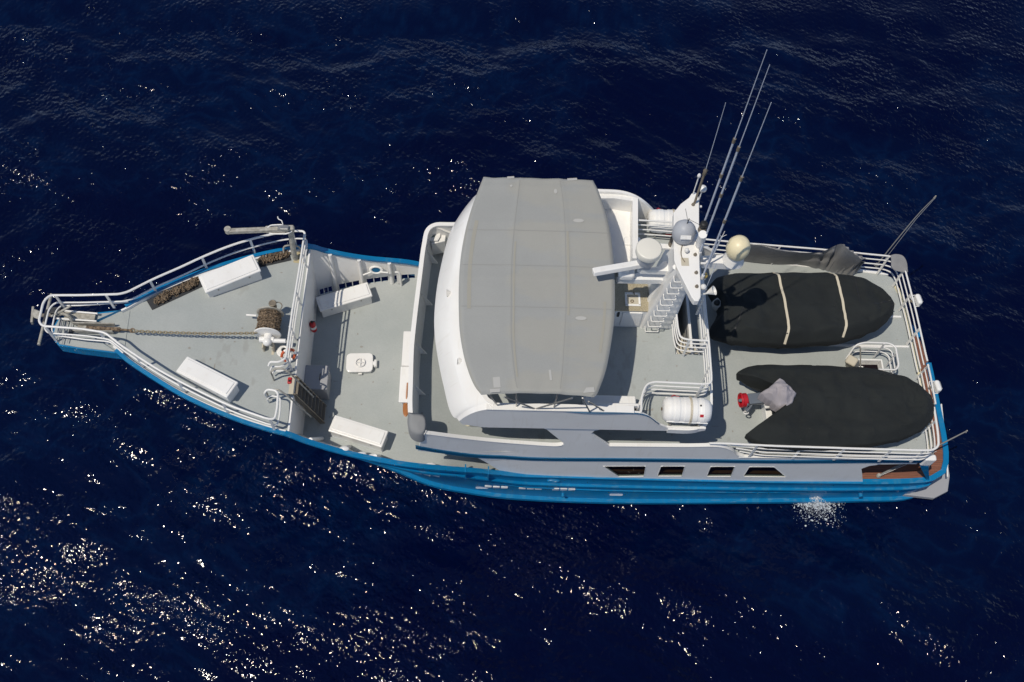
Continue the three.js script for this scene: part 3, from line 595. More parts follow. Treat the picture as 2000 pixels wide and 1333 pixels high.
{
  const side = grp('flybridge_side', yacht);
  const top = smoothLine([[2.317, 7.6, -3.91], [3.39, 7.6, -3.926], [4.083, 7.58, -3.907], [4.474, 7.5, -3.828], [4.779, 7.3, -3.775], [5.044, 7, -3.77], [5.25, 6.7, -3.779], [5.417, 6.45, -3.767]], 30);
  mesh('side_plating', thick([top, top.map((p) => [p[0], 6.1, p[2] + 0.04])], 0.05), MAT.white, side);
  mesh('coaming_cap', sweepRect(top.map((p) => [p[0], p[1] + 0.03, p[2]]), 0.09, 0.05), MAT.gelcoat, side);
  mesh('forward_plating', thick([[[-0.343, 7.6, -3.454], [0.79, 7.6, -3.786], [2.317, 7.6, -3.91]], [[-0.343, 7.6, -3.454], [0.79, 7.6, -3.786], [2.317, 7.6, -3.91]].map((p) => [p[0], 6.1, p[2] + 0.04])], 0.05), MAT.white, side);
}
// moulded starboard bench and the locker behind it
{
  const b = grp('moulded_bench', yacht);
  const yF = 6.95;
  const f = [[3.157, -4.106], [4.455, -4.033], [4.34, -1.717], [3.084, -1.681]];
  mesh('seat', plate(f, yF, 0.3), MAT.gelcoat, b);
  const e = (pts, w, h, y) => sweepRect(pts.map((p) => [p[0], y, p[1]]), w, h);
  mesh('aft_back', e([[4.479, -3.754], [4.427, -2.761], [4.368, -1.605]], 0.16, 1.15, 7.55), MAT.gelcoat, b);
  mesh('outboard_back', e([[3.085, -3.803], [3.853, -3.828], [4.462, -3.735]], 0.2, 1.15, 7.52), MAT.gelcoat, b);
  mesh('inboard_end', box(...[4.414, 6.4, -2.572], 0.5, 0.62, 0.3, 0.06), MAT.gelcoat, b);
}
{
  const b = grp('port_bench', yacht);
  mesh('seat', box(3.55, 6.36, 2.72, 1.45, 0.5, 0.58, 0.05), MAT.gelcoat, b);
  mesh('seat_back', box(3.55, 6.86, 2.95, 1.45, 0.5, 0.14, 0.05), MAT.gelcoat, b);
  const f2 = grp('helm_console', yacht);
  mesh('console', box(0.35, 6.36, 0, 0.7, 0.85, 2.6, 0.08), MAT.gelcoat, f2);
  mesh('panel', box(0.6, 7.21, 0, 0.3, 0.05, 2.0, 0.02), MAT.dark, f2);
  mesh('helm_seat', box(1.5, 6.36, 0, 0.6, 0.8, 1.8, 0.1), MAT.gelcoat, f2);
}
// galley counter with sink, below the mast
{
  const b = grp('deck_galley', yacht);
  mesh('cabinet', box(4.23, 6.36, -0.42, 0.95, 0.94, 0.86, 0.02), MAT.white, b);
  mesh('worktop', plate([[3.7, -0.88], [4.72, -0.88], [4.72, 0.02], [3.7, 0.02]], 7.34, 0.05, [], 0.01), MAT.granite, b);
  mesh('door', box(4.26, 6.5, 0.02, 0.56, 0.74, 0.04, 0.01), MAT.white, b);
  mesh('hinge', box(3.86, 7.0, 0.02, 0.07, 0.24, 0.04, 0.01), MAT.dark, b);
  const c = [4.258, 7.36, -0.347];
  const s = mesh('sink', [box(c[0], 7.345, c[2] - 0.19, 0.44, 0.035, 0.06, 0.012), box(c[0], 7.345, c[2] + 0.19, 0.44, 0.035, 0.06, 0.012), box(c[0] - 0.19, 7.345, c[2], 0.06, 0.035, 0.4, 0.012), box(c[0] + 0.19, 7.345, c[2], 0.06, 0.035, 0.4, 0.012)], MAT.gelcoat, b);
  mesh('basin', box(c[0], 7.343, c[2], 0.33, 0.008, 0.33, 0.003), MAT.tread, s);
  mesh('drain', at(new THREE.TorusGeometry(0.04, 0.012, 8, 16).rotateX(Math.PI / 2), c[0] - 0.02, 7.36, c[2] + 0.06), MAT.rust, s);
  mesh('tap', tube([[c[0] + 0.02, 7.34, c[2] - 0.19], [c[0] + 0.02, 7.55, c[2] - 0.19], [c[0] + 0.02, 7.55, c[2] - 0.04]], 0.014, 0.05), MAT.bronze, b);
}

// ------------------------------------------------------------ railings, stairs, hatches
const postsOn = (list, base) => list.map((p) => [p[0], p[1], p[2], base(p)]);
{

  const bowTop = [...[[-5.457, 6.2, -2.929], [-5.479, 6.2, -3.152], [-5.837, 6.2, -3.16]], ...smoothLine([[-6.202, 6.2, -3.093], [-6.903, 6.25, -2.835], [-7.614, 6.31, -2.499], [-8.304, 6.36, -2.084], [-8.969, 6.42, -1.616], [-9.629, 6.47, -1.181], [-10.263, 6.53, -0.695]], 24),
    ...[[-10.489, 6.58, -0.574], [-11.638, 6.65, -0.468], [-12.391, 6.7, -0.419], [-12.515, 6.7, -0.196], [-12.505, 6.7, 0.435], [-12.374, 6.7, 0.58], [-11.268, 6.66, 0.628], [-10.625, 6.62, 0.705]], ...smoothLine([[-10.211, 6.53, 1.006], [-9.149, 6.46, 1.668], [-8.39, 6.41, 2.07], [-7.645, 6.36, 2.421], [-6.911, 6.3, 2.735], [-5.901, 6.23, 3.067]], 24), ...[[-5.68, 6.2, 3.08], [-5.645, 6.2, 2.771], [-5.68, 6.2, 2.209], [-5.984, 6.2, 2.169], [-6.08, 6.1, 2.235], [-6.094, 5.65, 2.189]]];
  const deckAt = (p) => p[0] < -10.55 ? 5.86 : foreY(p[0]) + 0.05;
  const g = railing('bow_railing', yacht, bowTop, { down: [0.42], f: 0.16, r: 0.03 });
  const stan = [[-5.868, 6.2, -3.159], [-7.077, 6.26, -2.767], [-8.386, 6.36, -2.028], [-9.734, 6.48, -1.119], [-10.836, 6.6, -0.519], [-12.22, 6.69, -0.412], [-12.287, 6.69, 0.605], [-10.8, 6.63, 0.666], [-9.692, 6.5, 1.333], [-8.435, 6.41, 2.055], [-7.145, 6.32, 2.64], [-5.804, 6.21, 3.087]];
  for (const p of stan) mesh('stanchion', beam(p, [p[0], deckAt(p), p[2]], 0.075, 0.035), MAT.rail, g);
  const low = [[-10.414, 6, -0.654], [-10.665, 6.02, -0.601], [-11.838, 6.06, -0.461], [-12.298, 6.08, -0.438], [-12.405, 6.08, -0.247], [-12.388, 6.08, 0.377], [-12.28, 6.08, 0.541], [-11.472, 6.05, 0.638], [-10.67, 6.03, 0.691], [-10.254, 6, 1.028]];
  mesh('rail_bar', tube(low, 0.024, 0.12), MAT.rail, g);
}
{
  const top = [[-5.48, 6.2, -3.003], [-5.516, 6.2, -1.564], [-5.556, 6.2, -0.513], [-5.57, 6.2, 0.186], [-5.579, 6.2, 1.181], [-5.752, 6.2, 1.315], [-6.014, 6.2, 1.305], [-6.065, 6.1, 1.386]];
  const g = railing('foredeck_break_railing', yacht, top, { down: [0.3, 0.58], f: 0.16, r: 0.028 });
  for (const p of [[-5.491, 6.2, -2.358], [-5.534, 6.2, -1.017], [-5.574, 6.2, 0.152], [-5.584, 6.2, 1.132]]) mesh('stanchion', beam(p, [p[0] + 0.04, 5.3, p[2]], 0.075, 0.03), MAT.rail, g);
}
// steep companion stairs from the foredeck to the main deck
{
  const g = grp('companion_stairs', yacht), z0 = 1.33, z1 = 1.9, A = [-5.5, 5.32], B = [-4.86, 3.2];
  for (const z of [z0, z1]) mesh('stringer', beam([A[0] + 0.05, A[1], z], [B[0], B[1], z], 0.16, 0.04), MAT.bronze, g);
  for (let k = 0; k < 9; k++) { const t = (k + 0.6) / 9.4; mesh('tread', box(lerp(A[0], B[0], t) + 0.05, lerp(A[1], B[1], t), (z0 + z1) / 2, 0.17, 0.03, z1 - z0 - 0.04, 0.006), MAT.bronze, g); }
  mesh('sill', box(-5.5, 5.3, (z0 + z1) / 2, 0.14, 0.035, z1 - z0 + 0.05, 0.01), MAT.tread, g);
  for (const [a, b, c, d] of [[[-6.021, 5.95, 1.491], [-5.745, 6.15, 1.452], [-5.487, 6, 1.519], [-5.043, 4.2, 1.475]], [[-6.097, 5.95, 2.072], [-5.697, 6.15, 2.139], [-5.466, 5.85, 2.202], [-5.056, 4.2, 2.128]]]) mesh('handrail', tube([[a[0], 5.3, a[2]], a, b, c, d], 0.026, 0.1), MAT.galv, g);
}
// deck hatch with handwheel
{
  const g = grp('deck_hatch', yacht, [-3.86, 3.2, -0.12], 0.04);
  mesh('coaming', box(0, 0, 0, 0.76, 0.13, 0.6, 0.06), MAT.gelcoat, g);
  mesh('lid', plate(fillet([[-0.42, 0, -0.33], [0.42, 0, -0.33], [0.42, 0, 0.33], [-0.42, 0, 0.33], [-0.42, 0, -0.33], [0, 0, -0.33]], 0.16).slice(1, -1).map((p) => [p.x, p.z]), 0.2, 0.07, [], 0.02), MAT.gelcoat, g);
  mesh('handwheel', [at(new THREE.TorusGeometry(0.145, 0.014, 8, 28).rotateX(Math.PI / 2), 0.03, 0.25, 0.03), at(box(0, 0, 0, 0.28, 0.016, 0.02, 0.005), 0.03, 0.242, 0.03), at(box(0, 0, 0, 0.02, 0.016, 0.28, 0.005), 0.03, 0.242, 0.03), at(cyl(0.03, 0.025, 0.06), 0.03, 0.2, 0.03)], MAT.rail, g);
  mesh('hinge', box(0.46, 0.03, 0.02, 0.12, 0.15, 0.13, 0.02), MAT.gelcoat, g);
  mesh('hinge_pin', at(cyl(0.05, 0.05, 0.24), 0.5, 0.13, 0.14, -Math.PI / 2), MAT.rail, g);
  mesh('latch', box(0.02, 0.06, 0.35, 0.12, 0.05, 0.05, 0.01), MAT.rail, g);
}
// sun deck railings
{
  const top = [[4.295, 7.4, 3.173], [4.351, 7.4, 2.66], [4.494, 7.4, 2.336], [4.709, 7.4, 2.254], [6.108, 7.4, 2.299], [6.281, 7.4, 2.249], [6.297, 7.4, 2.063], [6.317, 7.4, 1.18], [6.313, 7.4, 0.205], [6.317, 7.4, -1.06]];
  const g = railing('sun_deck_railing', yacht, top, { down: [0.24, 0.48, 0.72], f: 0.14, r: 0.026 });
  for (const p of [[4.316, 7.4, 3.038], [4.566, 7.4, 2.303], [6.022, 7.4, 2.316], [6.297, 7.4, 1.735], [6.315, 7.4, 0.696], [6.311, 7.4, -0.463]]) mesh('stanchion', beam(p, [p[0] - 0.02, 6.36, p[2]], 0.07, 0.03), MAT.rail, g);
  const t2 = [[5.464, 7.4, -0.105], [5.475, 7.4, 0.555], [5.524, 7.4, 0.878], [5.749, 7.4, 0.937], [6.307, 7.4, 0.955]];
  const h = railing('stairwell_railing', yacht, t2, { down: [0.22, 0.44, 0.68], f: 0.16, r: 0.026 });
  for (const p of [[5.471, 7.4, -0.005], [5.778, 7.4, 0.936]]) mesh('stanchion', beam(p, [p[0], 6.36, p[2]], 0.07, 0.03), MAT.rail, h);
  const t3 = [[4.449, 7.4, -3.046], [5.058, 7.4, -3.028], [5.819, 7.4, -2.978]];
  const k = railing('starboard_sun_deck_railing', yacht, t3, { down: [0.24, 0.48, 0.72], f: 0.1, r: 0.024 });
  mesh('stanchion', beam(t3[0], [t3[0][0], 6.36, t3[0][2]], 0.06, 0.03), MAT.rail, k); mesh('stanchion', beam(t3[2], [t3[2][0], 6.36, t3[2][2]], 0.06, 0.03), MAT.rail, k);
}
// stairs from the sun deck to the boat deck
{
  const g = grp('sun_deck_stairs', yacht);
  for (let k = 0; k < 8; k++) { const t = k / 8; mesh('tread', box(5.96, lerp(6.1, 4.4, t), lerp(0.72, -1.2, t), 0.62, 0.04, 0.2, 0.01), MAT.tread, g); }
  for (const x of [5.63, 6.29]) mesh('stringer', beam([x, 6.2, 0.85], [x, 4.25, -1.35], 0.04, 0.2), MAT.white, g);
}
// boat deck railings
const railY = (x) => 5.25;
{
  const port = [[7.3, 5.2, 3.16], [7.6, 5.25, 3.17], ...[[8.29, 5.25, 3.192], [10.52, 5.25, 3.226], [12.609, 5.25, 3.248], [13.121, 5.25, 3.237], [13.296, 5.25, 3.107], [13.365, 5.25, 2.754], [13.431, 5.25, 1.94]]];
  const g = railing('port_deck_railing', yacht, [[6.61, 5.15], [7.13, 5.14]].map(([x]) => [x, 5.2, 3.13]).concat([[8.29, 5.25, 3.192], [10.52, 5.25, 3.226], [12.609, 5.25, 3.248], [13.091, 5.25, 3.238], [13.296, 5.25, 3.107], [13.35, 5.25, 2.755], [13.398, 5.25, 1.874]]), { down: [], f: 0.18, r: 0.03 });
  [[0.26, 7.25], [0.52, 7.5], [0.76, 7.66]].forEach(([d, x0]) => mesh('rail_bar', tube([[x0, 5.25 - d, 3.08], ...[[8.29, 5.25, 3.192], [10.52, 5.25, 3.226], [12.609, 5.25, 3.248], [13.091, 5.25, 3.238], [13.296, 5.25, 3.107], [13.35, 5.25, 2.755], [13.398, 5.25, 1.874]].map((p) => [p[0], p[1] - d, p[2]])], 0.022, 0.18), MAT.rail, g));
  for (const p of [[7.994, 5.25, 3.182], [9.3, 5.25, 3.203], [10.535, 5.25, 3.226], [11.891, 5.25, 3.246], [12.85, 5.25, 3.243], [13.377, 5.25, 2.301]]) mesh('stanchion', beam(p, [p[0], 4.22, p[2] - 0.03], 0.075, 0.03), MAT.rail, g);
  const st = railing('starboard_deck_railing', yacht, [[6.813, 5.25, -3.885], [8.089, 5.25, -3.767], [10.712, 5.25, -3.591], [12.181, 5.25, -3.459], [13.014, 5.25, -3.386], [13.306, 5.25, -3.26], [13.381, 5.25, -2.936], [13.453, 5.25, -1.353], [13.475, 5.25, 0.073], [13.486, 5.25, 0.351]], { down: [0.26, 0.52, 0.76], f: 0.18, r: 0.026 });
  for (const p of [[7.434, 5.25, -3.825], [9.465, 5.25, -3.671], [11.365, 5.25, -3.532], [12.947, 5.25, -3.384], [13.378, 5.25, -2.917], [13.428, 5.25, -2.014], [13.459, 5.25, -0.775]]) mesh('stanchion', beam(p, [p[0] - 0.02, 4.22, p[2] + 0.03], 0.075, 0.03), MAT.rail, st);
  const aft = railing('stern_gate_railing', yacht, [[13.482, 5.25, 0.455], [13.484, 5.25, 1.019], [13.463, 5.25, 1.774]], { down: [0.26, 0.52, 0.76], f: 0.1, r: 0.024 });
  for (const p of [[13.491, 5.25, 0.489], [13.454, 5.25, 1.741]]) mesh('stanchion', beam(p, [p[0], 4.22, p[2]], 0.06, 0.03), MAT.rail, aft);
  mesh('deck_lip', sweepRect([[13.45, 4.26, -2.95], [13.62, 4.26, -2.4], [13.66, 4.26, 0], [13.62, 4.26, 2.4], [13.5, 4.26, 2.85]], 0.1, 0.3), MAT.cream, yacht);
  mesh('deck_rib', box(12.7, 4.2, [13.528, 4.2, -1.755][2], 1.5, 0.04, 0.07, 0.01), MAT.white, yacht);
  mesh('deck_rib', box(11.9, 4.2, [12.599, 4.2, -0.675][2], 3.2, 0.04, 0.07, 0.01), MAT.white, yacht);
}
// stair opening in the boat deck with its guard rail
{
  const g = grp('aft_companionway', yacht);
  mesh('coaming', [sweepRect([[11.7, 4.27, -0.16], [12.52, 4.27, -0.16], [12.52, 4.27, 0.77], [11.7, 4.27, 0.77]], 0.06, 0.3)], MAT.white, g);
  mesh('gate_panel', beam([11.332, 4.85, 0.168], [11.588, 4.25, 0.041], 0.3, 0.34), MAT.tread, g);
  for (let k = 0; k < 5; k++) mesh('tread', box(11.95 + k * 0.14, 3.9 - k * 0.3, 0.3, 0.2, 0.03, 0.8, 0.006), MAT.white, g);
  const top = [[11.227, 4.7, 0.043], [11.414, 5.15, -0.208], [11.692, 5.2, -0.277], [12.449, 5.2, -0.261], [12.618, 5.2, -0.142], [12.6, 5.2, 0.503], [12.482, 5.2, 0.643], [11.952, 5.2, 0.638]];
  mesh('rail_bar', tube(top, 0.028, 0.14), MAT.rail, g);
  for (const d of [0.3, 0.58]) mesh('rail_bar', tube(top.slice(1).map((p) => [p[0], p[1] - d, p[2]]), 0.022, 0.14), MAT.rail, g);
  for (const p of [[12.287, 5.2, -0.239], [12.613, 5.2, 0.069], [12.588, 5.2, 0.486]]) mesh('stanchion', beam(p, [p[0], 4.2, p[2]], 0.06, 0.025), MAT.rail, g);
  mesh('handrail', tube([[11.475, 4.3, -0.182], [11.396, 5.1, -0.181], [11.57, 5.1, -0.185], [11.804, 4.3, 0.096]], 0.022, 0.08), MAT.galv, g);
}
// mast
const headY = 10.0;
const mast = grp('mast', yacht);
{
  const low = [[4.55, 6.36, 0.04], [5.55, 6.36, 0.04], [5.72, 6.36, -1.35], [4.75, 6.36, -1.35]], high = [[4.98, 9.95, 0.28], [5.5, 9.95, 0.28], [5.55, 9.95, -0.9], [5.0, 9.95, -0.9]];
  const sec = (t) => { const c = [0, 1, 2, 3].map((i) => low[i].map((v, k) => lerp(v, high[i][k], t))); const o = []; for (let i = 0; i < 4; i++) { const a = c[i], b = c[(i + 1) % 4], z = c[(i + 3) % 4]; for (const u of [0.12, 0.06]) o.push(a.map((v, k) => v + (z[k] - v) * u)); for (const u of [0.06, 0.12]) o.push(a.map((v, k) => v + (b[k] - v) * u)); } o.push(o[0]); return o; };
  mesh('column', surf(range(0, 1, 10).map(sec), true), MAT.white, mast);
  mesh('column_fairing', tube([[4.785, 7, -0.382], [4.903, 8.2, -0.288], [4.982, 9.2, -0.062], [4.979, 9.9, 0.132]], 0.15, 0.8, 12, 0.07), MAT.white, mast);
  for (let k = 0; k < 10; k++) {
    const t = k / 9, y = lerp(6.5, 9.65, t), u = (y - 6.36) / 3.59, x = lerp(4.72, 4.98, t), w = lerp(0.38, 0.3, t), z = lerp(0.04, 0.28, u);
    mesh('rung', tube([[x, y, z - 0.02], [x, y - 0.02, z + 0.16], [x + w, y - 0.02, z + 0.16], [x + w, y, z - 0.02]], 0.016, 0.04, 6), MAT.rail, mast);
  }
  const head = [[5.486, -2.022], [5.567, -2.16], [5.668, -2.214], [5.745, -2.132], [5.756, -1.93], [5.652, -0.647], [5.601, 0.146], [5.577, 0.763], [5.552, 1.068], [5.489, 1.19], [5.384, 1.193], [5.315, 1.074], [5.162, 0.653], [4.997, 0.194], [4.945, -0.023], [4.974, -0.627], [5.036, -1.524], [5.249, -1.813]];
  mesh('crosstree', plate(head, headY, 0.22, [], 0.02), MAT.gelcoat, mast);
  mesh('hatch_patch', box(...[5.222, 10, 0.031], 0.2, 0.012, 0.24, 0.004), MAT.tread, mast);
  const arm = (pts, y, t) => plate(pts, y, t, [], 0.015);
  mesh('radar_arm', arm([[4.167, -0.266], [4.329, -0.206], [4.647, -0.247], [4.81, -0.429], [5.211, -0.44], [5.195, -0.214], [4.982, -0.112], [4.201, -0.122], [4.109, -0.2]], 9.3, 0.2), MAT.gelcoat, mast);
  mesh('radar_arm', arm([[3.604, -0.172], [3.841, -0.179], [4.211, -0.335], [5.209, -0.233], [5.084, -0.035], [4.783, -0.108], [3.642, -0.092]], 8.85, 0.22), MAT.gelcoat, mast);
  mesh('lamp_arm', arm([[4.563, -0.796], [5.111, -0.78], [5.101, -0.634], [4.526, -0.649]], 9.6, 0.08), MAT.gelcoat, mast);
  mesh('dome_arm', arm([[5.807, -0.588], [6.002, -0.61], [6.617, -0.66], [6.753, -0.356], [5.886, -0.38]], 9.35, 0.3), MAT.gelcoat, mast);
  mesh('funnel_pipe', tube([[5.761, 9.2, -0.682], [5.629, 10.1, -0.453], [5.527, 10.9, -0.236]], 0.11, 0.3, 14), MAT.white, mast);
  mesh('stay_bracket', tube([[5.711, 9.8, -0.538], [5.773, 9.9, -0.556], [5.95, 9.8, -0.626]], 0.02), MAT.rail, mast);
  for (const q of [[5.751, 9.75, -0.077], [5.698, 9.75, 0.395], [5.79, 9.75, -1.89]]) mesh('antenna_bracket', box(...q, 0.16, 0.06, 0.06, 0.02), MAT.rail, mast);
  for (const q of [[5.505, 10.01, -0.191], [5.488, 10.01, 0.357], [5.468, 10.01, 0.772], [5.577, 10.01, -1.783], [5.546, 10.01, -0.879]]) mesh('cable_gland', at(cyl(0.05, 0.03, 0.06), ...q), MAT.bronze, mast);
  mesh('cable', tube([[5.19, 10.02, -0.492], [5.133, 10.02, -0.268], [5.135, 10.02, -0.111], [5.215, 10.03, 0.05]], 0.012, 0.1, 6), MAT.bronze, mast);
}

// ------------------------------------------------------------ things on the foredeck and main deck
function locker(label, a, b, wid, y, h, over = 0.03) {     // a, b: ends of the long axis on the deck, [x, z]
  const L = Math.hypot(b[0] - a[0], b[1] - a[1]), t = thing('deck_locker', label, 'locker', [(a[0] + b[0]) / 2, y, (a[1] + b[1]) / 2], -Math.atan2(b[1] - a[1], b[0] - a[0]), 'white deck lockers');
  mesh('body', box(0, 0, 0, L - 0.08, h - 0.09, wid - 0.08, 0.03), MAT.gelcoat, t);
  mesh('lid', [box(0, h - 0.11, 0, L, 0.10, wid, 0.035), box(0, h - 0.03, 0, L - 0.14, 0.05, wid - 0.14, 0.025)], MAT.gelcoat, t);
  for (const x of [-0.28, 0.28]) mesh('latch', box(x * L, h - 0.2, wid / 2 - 0.03, 0.05, 0.08, 0.03, 0.01), MAT.steel, t);
  return t;
}
const midp = (a, b) => [(a[0] + b[0]) / 2, (a[1] + b[1]) / 2];
locker('white locker box on the foredeck beside the starboard bow rail', midp([-8.538, -1.686], [-8.235, -0.968]), midp([-6.968, -2.402], [-6.722, -1.899]), 0.66, 5.42, 0.56);
locker('white locker box on the foredeck beside the port bow rail', midp([-8.446, 1.074], [-8.692, 1.537]), midp([-6.888, 1.85], [-7.137, 2.348]), 0.56, 5.42, 0.56);
locker('white locker box on the main deck half shaded by the foredeck', midp([-5.422, -2.307], [-5.2, -1.688]), midp([-3.752, -2.872], [-3.6, -2.375]), 0.56, 3.2, 0.56);
locker('white locker box on the main deck near the port bulwark', midp([-4.419, 1.853], [-4.59, 2.36]), midp([-2.791, 2.356], [-2.912, 2.87]), 0.56, 3.2, 0.56);

// chain made of separate links
const linkGeo = boxUV(new THREE.TorusGeometry(0.036, 0.0135, 7, 14).scale(1.6, 1, 1));
function chainAlong(t, pts, step, name = 'link') {
  const P0 = smoothLine(pts, 80), L = []; let acc = 0; L.push(0); for (let i = 1; i < P0.length; i++) { acc += V(P0[i]).distanceTo(V(P0[i - 1])); L.push(acc); }
  const n = Math.floor(acc / step);
  for (let k = 0; k < n; k++) {
    const a = V(onLine(P0, (k * step) / acc)), b = V(onLine(P0, Math.min(1, (k + 1) * step / acc))), m = new THREE.Mesh(linkGeo, MAT.chain);
    const q = new THREE.Quaternion().setFromUnitVectors(new THREE.Vector3(1, 0, 0), b.clone().sub(a).normalize());
    m.quaternion.copy(q).multiply(new THREE.Quaternion().setFromAxisAngle(new THREE.Vector3(1, 0, 0), (k % 2 ? 0.2 : Math.PI / 2 + 0.2)));
    m.position.copy(a.add(b).multiplyScalar(0.5)); m.name = name; m.castShadow = m.receiveShadow = true; t.add(m);
  }
}
const ac = thing('anchor_chain', 'taut rusty anchor chain from the bow roller to the winch drum', 'chain', [0, 0, 0]);
chainAlong(ac, [[-10.044, 6.05, 0.336], [-9.065, 5.99, 0.329], [-7.76, 5.93, 0.298], [-6.5, 5.97, 0.271]], 0.083);
// rusty anchor shank lying in its bow roller
const an = thing('bow_anchor', 'rusty anchor shank lying in the grey bow roller', 'anchor', [0, 0, 0]);
mesh('shank', beam([-11.461, 5.98, 0.233], [-10.474, 5.98, 0.259], 0.11, 0.11), MAT.rust, an);
mesh('shackle', [beam([-10.518, 5.98, 0.26], [-10.133, 5.98, 0.284], 0.06, 0.06), at(new THREE.TorusGeometry(0.06, 0.022, 8, 16).rotateX(Math.PI / 2), ...[-10.129, 5.99, 0.289])], MAT.rust, an);
mesh('fluke', beam([-11.461, 5.98, 0.233], [-11.762, 5.9, 0.181], 0.05, 0.14), MAT.galv, an);
{
  const g = grp('bow_roller', yacht);
  for (const z of [-0.12, 0.13]) { const a = [-11.915, 5.87, 0.202], b = [-10.646, 5.87, 0.305]; mesh('cheek_plate', box((a[0] + b[0]) / 2, 5.87, a[2] + z, 1.2, 0.16, 0.035, 0.012), MAT.galv, g); }
  mesh('roller', at(cyl(0.07, 0.07, 0.2), ...[-11.868, 5.98, 0.243], Math.PI / 2), MAT.dark, g);
  const h = grp('bow_chute', yacht);
  mesh('chute', beam([-12.182, 5.95, -0.155], [-11.317, 5.9, -0.171], 0.02, 0.3), MAT.galv, h);
  for (const q of [[[-12.421, 6, -0.325], [-11.245, 5.95, -0.264]], [[-12.392, 6, -0.053], [-11.225, 5.95, -0.009]]]) mesh('chute_rail', tube(q, 0.03), MAT.rail, h);
  mesh('chute_arch', tube([[-12.379, 5.95, -0.184], [-12.13, 6.2, -0.119], [-11.92, 6.2, -0.023], [-11.891, 5.95, 0.042]], 0.05, 0.2), MAT.galv, h);
  mesh('chute_lever', tube([[-12.524, 6, -0.118], [-12.149, 6.25, -0.158], [-11.877, 6.35, -0.278]], 0.035, 0.1), MAT.galv, h);
  mesh('chute_block', box(...[-12.432, 5.87, -0.295], 0.3, 0.2, 0.22, 0.04), MAT.dark, h);
  for (const p of [[-12.256, 5.875, 0.314], [-12.089, 5.875, 0.344], [-11.95, 5.875, 0.307]]) mesh('grating_bar', box(p[0], p[1], p[2], 0.025, 0.02, 0.75, 0.006), MAT.greybox, h);
}
const pipe = thing('bow_fender_pipe', 'long grey pipe mounted crosswise under the bow tip', 'pipe', [0, 0, 0]);
mesh('pipe', tube([[-12.804, 5.75, -0.997], [-12.807, 5.75, -0.456]], 0.045, 0, 12), MAT.galv, pipe); mesh('pipe', tube([[-12.806, 5.75, -0.044], [-12.804, 5.75, 0.697]], 0.045, 0, 12), MAT.galv, pipe);
mesh('bracket', beam([-12.807, 5.75, -0.456], [-12.806, 5.75, -0.044], 0.1, 0.1), MAT.dark, pipe);
const plow = thing('stowed_anchor', 'grey anchor hanging over the bow tip', 'anchor', [0, 0, 0]);
mesh('fluke', [beam([-13.401, 5.4, -0.725], [-13.326, 5.4, -0.188], 0.07, 0.16)], MAT.galv, plow);
mesh('crown', beam([-13.318, 5.45, -0.507], [-13.046, 5.6, -0.344], 0.08, 0.24), MAT.galv, plow);
mesh('shank', beam([-13.046, 5.6, -0.344], [-12.387, 5.95, -0.218], 0.07, 0.1), MAT.bronze, plow);
// winch
const wi = thing('anchor_winch', 'anchor winch with rusty chain wound on a white flanged drum', 'winch', [-6.275, 5.32, -0.133]);
{
  const y = 0.52, disc = (z, r) => at(lathe([[0, -0.02], [r * 0.9, -0.02], [r, 0], [r * 0.9, 0.02], [0, 0.02]], 32), 0, y, z, Math.PI / 2);
  mesh('flange', disc(0.36, 0.4), MAT.gelcoat, wi); mesh('flange', disc(-0.34, 0.4), MAT.galv, wi);
  mesh('drum', at(cyl(0.16, 0.16, 0.66, 20), 0, y, -0.32, Math.PI / 2), MAT.rust, wi);
  const coils = []; for (let k = 0; k < 7; k++) for (let i = 0; i < 22; i++) { const a = i / 22 * 6.283 + k * 0.3, r = 0.27 + 0.035 * ((k * 7 + i * 3) % 5) / 4; coils.push(at(new THREE.TorusGeometry(0.045, 0.02, 6, 10).scale(1.5, 1, 1).rotateX(i % 2 ? 1.4 : 0.2).rotateZ(a + 1.57), Math.cos(a) * r, y + Math.sin(a) * r, -0.27 + k * 0.085)); }
  const c = mesh('wound_chain', coils, MAT.rust, wi); c.userData.kind = 'stuff';
  mesh('motor', [at(cyl(0.12, 0.12, 0.26), 0.02, y - 0.02, 0.38, Math.PI / 2), at(cyl(0.09, 0.09, 0.42), -0.22, y - 0.05, 0.52, 0, 0, -Math.PI / 2), at(new THREE.SphereGeometry(0.13, 18, 12), 0.02, y, 0.62)], MAT.gelcoat, wi);
  mesh('drive_shaft', at(cyl(0.065, 0.065, 0.34), 0.2, y - 0.05, 0.55, 0, 0, -Math.PI / 2), MAT.gelcoat, wi);
  mesh('gear_housing', [box(0.0, 0, 0.66, 0.32, 0.05, 0.3, 0.02), box(-0.14, 0, 0.62, 0.05, 0.34, 0.2, 0.02), box(0.14, 0, 0.62, 0.05, 0.34, 0.2, 0.02)], MAT.tread, wi);
  mesh('gypsy_wheel', [at(new THREE.TorusGeometry(0.14, 0.015, 8, 20).rotateX(Math.PI / 2), 0.2, y + 0.1, -0.52), at(cyl(0.1, 0.07, 0.22), 0.08, y + 0.02, -0.55), at(new THREE.TorusGeometry(0.09, 0.03, 8, 16).rotateX(Math.PI / 2), 0.08, y + 0.22, -0.55)], MAT.bronze, wi);
  mesh('stand', [box(0, 0, 0.3, 0.5, 0.3, 0.06, 0.02), box(0, 0, -0.3, 0.5, 0.3, 0.06, 0.02), box(0, 0, 0, 0.12, 0.1, 0.75, 0.02)], MAT.galv, wi);
  mesh('lever', tube([[-0.42, y - 0.1, -0.3], [-0.72, y - 0.1, -0.32]], 0.03), MAT.gelcoat, wi);
}
